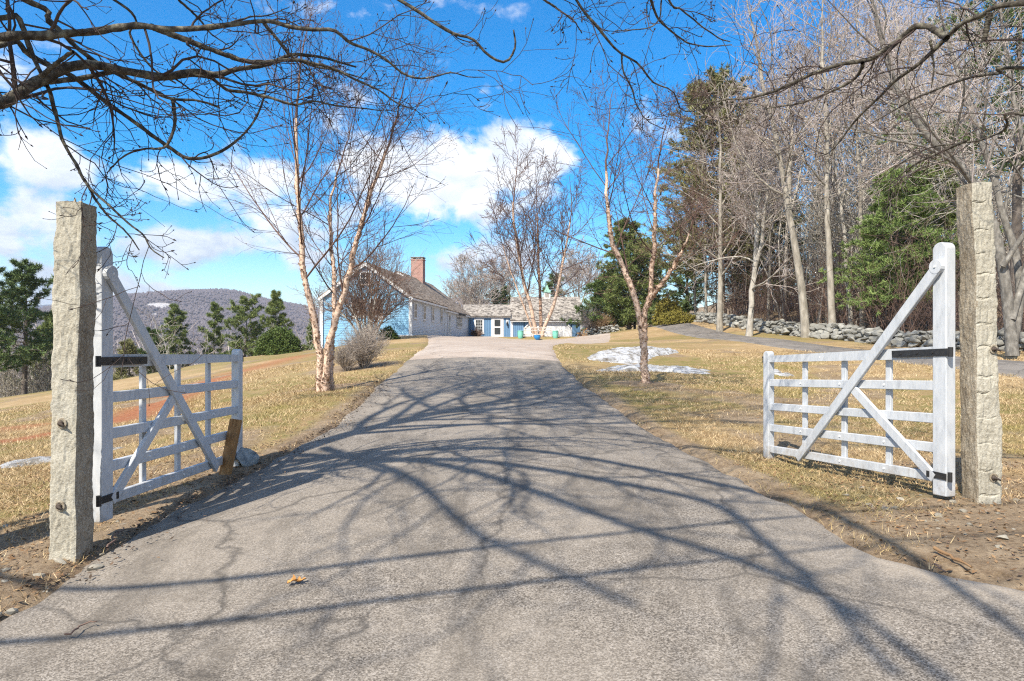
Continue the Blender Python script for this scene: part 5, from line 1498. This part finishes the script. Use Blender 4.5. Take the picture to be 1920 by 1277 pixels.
for k in range(46):
    x = wx0 + (wx1 - wx0) * rngw.random(); z = gw + .06 + .85 * rngw.random() * min(1, .35 + (x - wx0) / (wx1 - wx0))
    A.cyl((x, 67.8, z), (x + .04 * rngw.normal(), 68.3, z), .065, .06, 9)
tag(A.build('firewood_pile', MT['firewood'], None, False), 'stacked split firewood between the garage corner and the low stone wall', 'firewood')


# ------------------------------------------------------------------ snow
def snow(name, outline_px, label, peak, Yhint, seed, group=None):
    pts = np.array([hit(*p) for p in outline_px]); c = pts.mean(0)
    n = 130; P = resample(np.concatenate([pts, pts[:1]]), n + 1)[:-1]
    wob = 1 + .34 * (fbm(np.arange(n) * .55, np.zeros(n), seed, 5) - .5)
    nr = 34; r = np.linspace(0, 1.12, nr)[:, None]
    x = c[0] + (P[:, 0] - c[0]) * r * wob; y = c[1] + (P[:, 1] - c[1]) * r * wob
    hgt = peak * (1 - r ** 2) ** 1.1 * (1 + .5 * (fbm(x * 1.6, y * 1.6, seed) - .5)) + .02 + (.20 + .30 * peak) * (fbm(x * 1.9, y * 1.9, seed + 3, 6) - .5) - .12 * r ** 8
    z = G(x, y) + hgt
    i = np.arange(nr - 1)[:, None]; j = np.arange(n)[None]; k = (j + 1) % n
    q = np.stack([i * n + j, (i + 1) * n + j, (i + 1) * n + k, i * n + k], -1).reshape(-1, 4)
    A = Acc(); A.add(np.stack([x, y, z], -1).reshape(-1, 3), q)
    o = A.build(name, MT['snow'], None, True)
    return tag(o, label, 'snow', group)
snow('snow_pile', [(1095, 672), (1130, 660), (1180, 657), (1250, 656), (1272, 662), (1230, 670), (1210, 681), (1150, 684), (1112, 680)], 'dirty melting heap of old snow on the right lawn behind the single birch', .20, 26, 91)
snow('snow_patch', [(1112, 694), (1150, 687), (1230, 684), (1300, 688), (1345, 699), (1300, 702), (1230, 697), (1150, 698)], 'thin flat strip of melting snow in front of the heap', .05, 20, 92, 'thin snow remnants')
snow('snow_patch', [(1442, 694), (1465, 697), (1492, 705), (1480, 708), (1455, 704)], 'narrow streak of snow on the lawn seen through the right gate', .03, 18, 93, 'thin snow remnants')
snow('snow_patch', [(-40, 876), (90, 862), (170, 851), (245, 838), (244, 840), (160, 856), (80, 869), (-40, 885)], 'narrow grey streak of snow on the lawn at the left edge', .02, 9, 94, 'thin snow remnants')

# ------------------------------------------------------------------ ground litter
rngl = np.random.default_rng(600)
def scatter(n, boxes, keep=lambda x, y: np.ones(len(x), bool)):
    out = []
    for (x0, x1, y0, y1, w) in boxes:
        m = int(n * w); out.append(np.stack([x0 + (x1 - x0) * rngl.random(m), y0 + (y1 - y0) * rngl.random(m)], 1))
    p = np.concatenate(out); return p[keep(p[:, 0], p[:, 1])]
offd = lambda x, y: (inside_drive(x, y) < .02)
ground_z = lambda x, y: G(x, y) + np.where(inside_drive(x, y) > .05, .028, micro(x, y))
def flat_leaves(name, p, size, mat, seed, lift=.012):
    rng = np.random.default_rng(seed); n = len(p); A = Acc()
    z = ground_z(p[:, 0], p[:, 1]) + lift * rng.random(n)
    a = rng.random(n) * 6.3; s = size * (.5 + rng.random(n)); c = np.stack([np.cos(a), np.sin(a), rng.normal(size=n) * .25], 1); d = np.stack([-np.sin(a), np.cos(a), rng.normal(size=n) * .3], 1)
    o = np.stack([p[:, 0], p[:, 1], z], 1); S = s[:, None]
    cu = np.array([0, 0, 1.]) * S * .25 * rng.random((n, 1))
    v = np.stack([o - c * S, o - d * S * .38, o + c * S + cu, o + d * S * .38 + cu], 1).reshape(-1, 3)
    A.add(v, np.arange(n * 4).reshape(-1, 4))
    o = A.build(name, MT[mat], None, False, False); return tag(o, kind='stuff')
p = scatter(15000, [(-6.5, -2.2, 3.0, 8.5, .45), (2.4, 7.5, 3.4, 8.5, .45), (-5.2, -2.6, 12, 16, .12), (-6, 7, 9, 16, .2)], offd)
flat_leaves('leaf_litter', p, .019, 'leaf_brown', 601, .02)
p = scatter(1500, [(-7, -2.6, 3, 8, .4), (2.2, 6.5, 3.2, 7.5, .6)], lambda x, y: (inside_drive(x, y) < .12))
flat_leaves('wood_chips', p, .016, 'chips', 602)
p = scatter(16000, [(-3.6, -1.4, 4.2, 9.5, .7), (-1.9, -2.9, 9, 15, .3)], lambda x, y: np.abs(inside_drive(x, y) + .12 + .25 * rngl.normal(size=len(x)) * .8) < .22)
flat_leaves('edge_debris', p, .017, 'debris', 605)
p = scatter(2600, [(-3.0, 3.4, 3.1, 14, 1)], lambda x, y: (inside_drive(x, y) > -.05) & (inside_drive(x, y) < .10 + .9 * rngl.random(len(x)) ** 5))
flat_leaves('driveway_litter', p, .009, 'chips', 606, .004)
def pebbles(name, p, smin, smax, seed):
    rng = np.random.default_rng(seed); A = Acc(); V, Fc = ico(1)
    for x, y, z in zip(p[:, 0], p[:, 1], ground_z(p[:, 0], p[:, 1])):
        s = smin + (smax - smin) * rng.random() ** 3
        a = rng.random() * 6.3; M = np.array([[math.cos(a), -math.sin(a), 0], [math.sin(a), math.cos(a), 0], [0, 0, 1]])
        A.add((V * (1 + .2 * rng.normal(size=(len(V), 1))) * s * [1.2, .9, .6]) @ M.T + [x, y, z + s * .2], Fc)
    return tag(A.build(name, MT['pebble'], None, False, False), kind='stuff')
p = scatter(520, [(-5.2, -2.4, 3.1, 5.6, .5), (2.9, 6.2, 3.5, 6.3, .5)], lambda x, y: (inside_drive(x, y) < .1))
pebbles('pebbles', p, .005, .034, 603)
for (px, py, s, lab) in ((178, 872 + 200, .055, 'pale flat stone at the edge of the asphalt below the left granite post'), (112, 1058, .06, 'rounded buff stone beside the foot of the left granite post'), (1880, 1011, .05, 'pale stone in the dirt right below the right granite post')):
    x, y = hit(px, py); A = Acc(); stones(A, np.array([[x, y, gz(x, y) + .012]]), [s], np.random.default_rng(int(px)), .5, True)
    tag(A.build('stone', MT['pebble'], None, False, False), lab, 'stone')
def stick(px0, py0, px1, py1, r, lab, seed, mat='twig_brown'):
    a = hit(px0, py0); b = hit(px1, py1); rng = np.random.default_rng(seed)
    q = np.stack([np.linspace(a[0], b[0], 8), np.linspace(a[1], b[1], 8)], 1); q[1:-1] += rng.normal(size=(6, 2)) * .012
    p3 = np.concatenate([q, (G(q[:, 0], q[:, 1]) + r * 1.5 + .03 + np.abs(rng.normal(size=8)) * .008)[:, None]], 1)
    A = Acc(); tubes(A, p3[None], np.linspace(r, r * .5, 8)[None], 7)
    tag(A.build('stick', MT[mat], None, True, False), lab, 'stick')
stick(1752, 1046, 1822, 1080, .012, 'fallen brown stick at the asphalt edge in front of the right granite post', 1, 'leaf_brown')
stick(1752, 1075, 1772, 1094, .006, 'small dark twig on the asphalt near the fallen brown stick', 2)
stick(122, 1204, 182, 1182, .006, 'dark bent twig lying on the asphalt at the lower left', 3)
stick(200, 1042, 232, 1002, .008, 'twig in the wet leaves between the left post and the asphalt', 4)
# oak leaf on the asphalt
x, y = hit(556, 1106); rngo = np.random.default_rng(5)
def oakleaf(px, py, L, ang, lab):
    x, y = hit(px, py); n = 40; t = np.linspace(0, 1, n)
    wv = (.30 * np.sin(math.pi * t ** .8) * (1 + .55 * np.sin(t * 22))) * L
    up_ = .10 * L * np.sin(t * 5) ** 2
    ca, sa = math.cos(ang), math.sin(ang)
    mid = np.stack([t * L, 0 * t, .008 + up_], 1); l = np.stack([t * L + .06 * L * (wv > .2 * L), wv, .012 + up_ + wv * .35], 1); r_ = np.stack([t * L + .06 * L * (wv > .2 * L), -wv, .012 + up_ + wv * .45], 1)
    v = np.concatenate([mid, l, r_]); v = np.stack([v[:, 0] * ca - v[:, 1] * sa + x, v[:, 0] * sa + v[:, 1] * ca + y, v[:, 2]], 1)
    v[:, 2] += gz(x, y) + .032; i = np.arange(n - 1)
    A = Acc(); A.add(v, np.stack([i, i + 1, i + 1 + n, i + n], 1), np.stack([i, i + 2 * n, i + 1 + 2 * n, i + 1], 1))
    tag(A.build('fallen_leaf', MT['oak'], None, True, False), lab, 'leaf')
oakleaf(538, 1110, .115, .5, 'single curled orange oak leaf lying on the asphalt')

# grass: short dormant blades
def grass(n_, seed):
    rng = np.random.default_rng(seed)
    u = rng.random(n_); Yv = 3.2 * (27 / 3.2) ** u
    Xv = Yv * (-.82 + 1.64 * rng.random(n_))
    d = inside_drive(Xv, Yv); zn, _ = zones(Xv, Yv)
    k = (d < .03 + .05 * rng.normal(size=n_) - .02) & (rng.random(n_) > zn[:, 0] * 1.15) & (rng.random(n_) > zn[:, 2] * 1.1) & (np.abs(Xv - lane_c(Yv)) > LANE_W) & (fbm(Xv * 1.4, Yv * 1.4, 62) > .34)
    for cx, cy, rx, ry in SNOWS: k &= (((Xv - cx) / rx) ** 2 + ((Yv - cy) / ry) ** 2 > 1)
    Xv, Yv = Xv[k], Yv[k]; n = len(Xv)
    z = ground_z(Xv, Yv) - .01; o = np.stack([Xv, Yv, z], 1)
    sc = np.maximum(1, Yv / 6)[:, None] ** .7
    a = rng.random(n) * 6.3; h = (.026 + .04 * rng.random((n, 1))) * (.8 + .2 * sc); w = .0032 * sc
    s = np.stack([np.cos(a), np.sin(a), 0 * a], 1); ln = np.stack([rng.normal(size=n), rng.normal(size=n), np.zeros(n)], 1) * .9
    v = np.stack([o - s * w, o + s * w, o + (np.array([0, 0, 1]) + ln) * h], 1).reshape(-1, 3)
    ob = mesh_np('grass', v, [np.arange(n * 3).reshape(-1, 3)], MT['grass'], None, False)
    return tag(ob, kind='stuff')
def grass_mat():
    m, nt = new_mat('dry_grass_blade')
    tc = nt.n('ShaderNodeTexCoord').outputs['Object']
    g = nt.n('ShaderNodeNewGeometry').outputs['Random Per Island']
    big = nt.noise(tc, .55, 5, .6)
    a = nt.ramp(g, [(0, (.19, .115, .055)), (.5, (.44, .318, .172)), (1, (.66, .52, .325))])
    b = nt.ramp(g, [(0, (.14, .11, .03)), (.5, (.29, .23, .08)), (1, (.46, .37, .17))])
    finish(nt, nt.mix(nt.n('ShaderNodeMapRange', {0: big, 1: .50, 2: .68}).outputs[0], a, b), .8, spec=.15)
    return m
MT['grass'] = grass_mat()
sp = [hit(*q) for q in ((1185, 668), (1225, 693))]
SNOWS = [(sp[0][0], sp[0][1], 2.2, 3.2), (sp[1][0], sp[1][1], 2.6, 1.1)]
grass(330000, 610)

# ------------------------------------------------------------------ hills
def hill(name, prof, Yd, depth, mat, base, seed, rough=.0, zone=None):
    """prof: skyline in photo points at distance Yd; slopes towards the viewer over depth"""
    px = np.array([p[0] for p in prof], float); py = np.array([p[1] for p in prof], float)
    nx, nd = 260, 60
    xx = np.linspace(px[0], px[-1], nx); top = EYE - (np.interp(xx, px, py) - HY) / F * Yd
    X = (xx - CX) / F * Yd
    s = np.linspace(0, 1.6, nd)[None]
    sh = np.where(s <= 1, np.sin(s * math.pi / 2) ** .85, 1 - (s - 1) ** 1.2 * .6)
    Yv = Yd - depth * (1 - s) + 0 * top[:, None]
    front = EYE + sh * (top[:, None] - EYE) / Yd * Yv + (1 - sh) * (base - EYE)
    Z = np.where(s <= 1, front, base + (top[:, None] - base) * sh)
    Xv = X[:, None] + 0 * Z
    nz_ = fbm(Xv / depth * 5, Yv / depth * 5, seed, 5) - .5
    Z = Z + nz_ * (top[:, None] - base) * .10 * np.sin(np.clip(s, 0, 1) * math.pi) + rough * (fbm(Xv / 30, Yv / 30, seed + 4) - .5)
    o = mesh_np(name, np.stack([Xv, Yv, Z], -1).reshape(-1, 3), [grid_faces(nx, nd)[:, ::-1]], mat)
    zz = np.zeros(Xv.shape + (3,))
    if zone: zz[..., 0] = zone(Xv, Yv, Z)
    zone_attr(o, zz.reshape(-1, 3)); tag(o, kind='structure')
    return Xv, Yv, Z


def rockzone(x, y, z):
    px = CX + x / y * F; py = HY - (z - EYE) / y * F
    return np.maximum(1.2 * np.exp(-(((px - 297) / 30) ** 2 + ((py - 573) / 6) ** 2)), .9 * np.exp(-(((px - 290) / 8) ** 2 + ((py - 590) / 5) ** 2)))
hx, hy, hz = hill('hills', [(-500, 640), (-200, 622), (0, 606), (120, 592), (200, 580), (240, 568), (300, 556), (360, 548), (420, 545), (450, 549), (480, 558), (520, 567), (580, 578), (660, 592), (760, 610), (900, 640)], 1500, 900, MT['hill'], -60, 71, 2, rockzone)
hill('far_hills', [(-200, 600), (40, 586), (70, 574), (110, 570), (160, 578), (300, 590), (520, 585), (700, 592), (780, 574), (830, 561), (868, 556), (890, 557), (915, 566), (960, 580), (1100, 590), (1300, 610)], 2600, 800, MT['hill_dark'], -60, 72, 3)
# woods on the near hill
rngh = np.random.default_rng(73); n = 52000
ii = rngh.integers(0, hx.shape[0] - 1, n); jj = rngh.integers(6, 40, n); fu = rngh.random(n)[:, None]; fv = rngh.random(n)[:, None]
HP = np.stack([hx, hy, hz], -1); bp = HP[ii, jj] * (1 - fu) * (1 - fv) + HP[ii + 1, jj] * fu * (1 - fv) + HP[ii, jj + 1] * (1 - fu) * fv + HP[ii + 1, jj + 1] * fu * fv
kz = rockzone(bp[:, 0], bp[:, 1], bp[:, 2]) < .45 + .2 * rngh.random(n); bp = bp[kz]; n = len(bp)
hh = (3.2 + 4.2 * rngh.random((n, 1)) ** 1.5); ww = hh * (.30 + .2 * rngh.random((n, 1)))
th = np.arange(4) * math.pi / 2
ring = np.stack([np.cos(th), np.sin(th), 0 * th], 1)[None] * ww[:, None] + np.array([0, 0, .45]) * hh[:, None]
V = np.concatenate([bp[:, None] - [0, 0, 1.], bp[:, None] + ring, bp[:, None] + np.array([0, 0, 1.]) * hh[:, None]], 1).reshape(-1, 3)
bi = (np.arange(n) * 6)[:, None, None]
fc = np.array([[0, 2, 1], [0, 3, 2], [0, 4, 3], [0, 1, 4], [5, 1, 2], [5, 2, 3], [5, 3, 4], [5, 4, 1]])[None]
tag(mesh_np('hillside_forest', V, [(bi + fc).reshape(-1, 3)], MT['hill_tree'], None, False), kind='stuff')
# valley woods between the field and the hill
ny_ = 5200; yv = 95 + 480 * rngh.random(ny_) ** 1.5; xv = yv * (-.95 + .85 * rngh.random(ny_)); zv = np.interp(yv, [90, 150, 300, 600], [-14, -20, -26, -40])
vf = mesh_np('valley_floor', np.array([(-900, 85, -13.5), (-60, 85, -13.5), (-60, 900, -70), (-900, 900, -70)], float), [np.array([[0, 1, 2, 3]])], MT['hill_dark']); tag(vf, kind='structure')
A = Acc(); hv = 6 + 9 * rngh.random(ny_)
p = np.empty((ny_, 4, 3)); bb = np.stack([xv, yv, zv - 1], 1)
for k in range(4): p[:, k] = bb + np.stack([rngh.normal(size=ny_) * .3 * k, rngh.normal(size=ny_) * .3 * k, hv * k / 3], 1)
tubes(A, p, np.array([.16, .13, .09, .04])[None] * np.ones((ny_, 1)) * (yv / 150)[:, None] ** .5, 3)
a, ar = grow(rngh, p, np.full((ny_, 4), .05), 9, .2, 1., .6, .2, .36, 4, 1, .035, .2, .1)
tubes(A, a, ar, 3)
b, br = grow(rngh, a[::2], ar[::2], 4, .2, 1., .6, .2, .5, 3, 1, .03, .1, .1)
tubes(A, b, br, 3)
tag(A.build('valley_woods', MT['twig_grey'], None, False, False), kind='stuff')

# ------------------------------------------------------------------ sky, sun, camera
SUN_EL, SUN_AZ = R(46), R(211)
w = bpy.data.worlds.new('World'); scene.world = w; w.use_nodes = True
nt = NT(w.node_tree)
sky = nt.n('ShaderNodeTexSky', sky_type='NISHITA', sun_disc=False, sun_elevation=SUN_EL, sun_rotation=SUN_AZ)
sky.air_density = 1.0; sky.dust_density = .3; sky.ozone_density = 2.5
hs = nt.n('ShaderNodeHueSaturation', {'Color': sky.outputs[0], 'Saturation': 1.62, 'Value': 1.12})
dirv = nt.n('ShaderNodeTexCoord').outputs['Generated']
sx = nt.n('ShaderNodeSeparateXYZ', {0: dirv})
dx, dy, dz = sx.outputs
az = nt.math('ARCTAN2', dx, dy)
hyp = nt.math('SQRT', nt.math('ADD', nt.math('MULTIPLY', dx, dx), nt.math('MULTIPLY', dy, dy)))
el = nt.math('ARCTAN2', dz, hyp)
def cloud_at(px, py): 
    x = (px - CX) / F; z = (HY - py) / F
    return math.atan2(x, 1), math.atan2(z, math.hypot(x, 1))
# cumulus banks: centre px, half sizes px, weight
banks = [(90, 300, 130, 60, .85), (70, 425, 160, 62, .92), (20, 560, 170, 40, .7), (330, 345, 140, 44, .9), (490, 330, 130, 55, .8), (600, 390, 130, 60, .6), (740, 330, 160, 85, .8), (850, 340, 170, 90, 1.0), (955, 310, 130, 85, 1.0), (1000, 350, 70, 75, .8), (380, 470, 190, 42, .8), (560, 480, 110, 40, .6), (320, 548, 190, 22, .7), (900, 480, 130, 45, .7), (1080, 510, 80, 34, .7), (640, 560, 200, 26, .45), (680, 20, 150, 36, .50), (520, 10, 100, 32, .42), (880, 10, 120, 20, .3), (150, 520, 200, 40, .6), (620, 400, 120, 60, .62), (1700, 470, 260, 50, .3)]
cxn, cyn = nt.n('ShaderNodeCombineXYZ', {0: az, 1: nt.math('MULTIPLY', el, 1.5), 2: 0.0}).outputs[0], None
n1 = nt.n('ShaderNodeTexNoise', {'Vector': cxn, 'Scale': 7.0, 'Detail': 9.0, 'Roughness': .58, 'Distortion': .25}).outputs[0]
warp = nt.math('MULTIPLY_ADD', nt.noise(cxn, 16, 5, .6), .05, -.025)
azw = nt.math('ADD', az, warp); elw = nt.math('ADD', el, nt.math('MULTIPLY', warp, .6))
def field(azs, els):
    tot = None
    for px, py, hx_, hy_, wt in banks:
        a0, e0 = cloud_at(px, py); a1, _ = cloud_at(px + hx_, py); _, e1 = cloud_at(px, py - hy_)
        u = nt.math('MULTIPLY', nt.math('SUBTRACT', azs, a0), 1 / (a1 - a0)); v = nt.math('MULTIPLY', nt.math('SUBTRACT', els, e0), 1 / (e1 - e0))
        q = nt.math('ADD', nt.math('MULTIPLY', u, u), nt.math('MULTIPLY', v, v))
        g = nt.math('MULTIPLY', nt.math('POWER', 2.718, nt.math('MULTIPLY', q, -1.0)), wt)
        tot = g if tot is None else nt.math('MAXIMUM', tot, g)
    return tot
f0 = field(azw, elw)
# clouds elsewhere in the sky, away from the view
beh = nt.n('ShaderNodeMapRange', {0: dy, 1: .45, 2: .1}).outputs[0]
gen = nt.math('MULTIPLY', nt.noise(dirv, 2.2, 6, .55), nt.math('MULTIPLY', beh, .9))
f0 = nt.math('MAXIMUM', f0, gen)
dens = nt.math('ADD', f0, nt.math('MULTIPLY_ADD', n1, 2.9, -1.5))
mask = nt.n('ShaderNodeMapRange', {0: dens, 1: .20, 2: .68}, interpolation_type='SMOOTHSTEP').outputs[0]
sh1 = nt.n('ShaderNodeMapRange', {0: nt.noise(cxn, 13, 6, .6, .3), 1: .38, 2: .66}).outputs[0]
under = nt.n('ShaderNodeMapRange', {0: nt.math('ADD', el, nt.math('MULTIPLY', f0, .10)), 1: .14, 2: .30}).outputs[0]
lum = nt.math('ADD', nt.math('MULTIPLY', sh1, .55), nt.math('MULTIPLY', under, .45))
ccol = nt.ramp(lum, [(0, (.42, .50, .62)), (.45, (.74, .79, .87)), (.85, (1.0, 1.0, 1.0))])
CLOUD = 6.4
cc_ = nt.mix(1.0, ccol, (CLOUD, CLOUD, CLOUD, 1), 'MULTIPLY')
fin = nt.mix(nt.math('MULTIPLY', mask, .95), hs.outputs[0], cc_)
bg = nt.n('ShaderNodeBackground', {'Color': fin, 'Strength': .12})
wo = nt.n('ShaderNodeOutputWorld'); nt.t.links.new(bg.outputs[0], wo.inputs[0])

sd = bpy.data.lights.new('sun', 'SUN'); sd.energy = 5.0; sd.angle = R(.55); sd.color = (1, .925, .80)
so = bpy.data.objects.new('sun', sd); C.objects.link(so)
v = Vector((math.sin(SUN_AZ) * math.cos(SUN_EL), math.cos(SUN_AZ) * math.cos(SUN_EL), math.sin(SUN_EL)))
so.rotation_euler = v.to_track_quat('Z', 'Y').to_euler(); so.location = (-10, -15, 20)

hm = bpy.data.materials.new('thin_haze'); hm.use_nodes = True; hn = NT(hm.node_tree)
pv = hn.n('ShaderNodeVolumePrincipled', {'Color': (.80, .86, 1, 1), 'Density': .0002, 'Anisotropy': .2})
ho = hn.n('ShaderNodeOutputMaterial'); hn.t.links.new(pv.outputs[0], ho.inputs['Volume'])
A = Acc(); A.box((0, 1500, 62.5), 7000, 3400, 275); tag(A.build('haze', hm, None, False), kind='stuff')

cd = bpy.data.cameras.new('camera'); cd.lens = 24; cd.sensor_width = 36; cd.clip_end = 12000; cd.clip_start = .05
cd.shift_y = (HY - 638.5) / 1920
co = bpy.data.objects.new('camera', cd); co.location = (0, 0, EYE); co.rotation_euler = (R(90), 0, 0); C.objects.link(co)
scene.camera = co
scene.view_settings.view_transform = 'Standard'; scene.view_settings.look = 'None'; scene.view_settings.gamma = 1
scene.view_settings.exposure = .8
scene.cycles.use_denoising = False
scene.cycles.filter_width = 1.2
scene.render.resolution_x, scene.render.resolution_y = 1024, 681
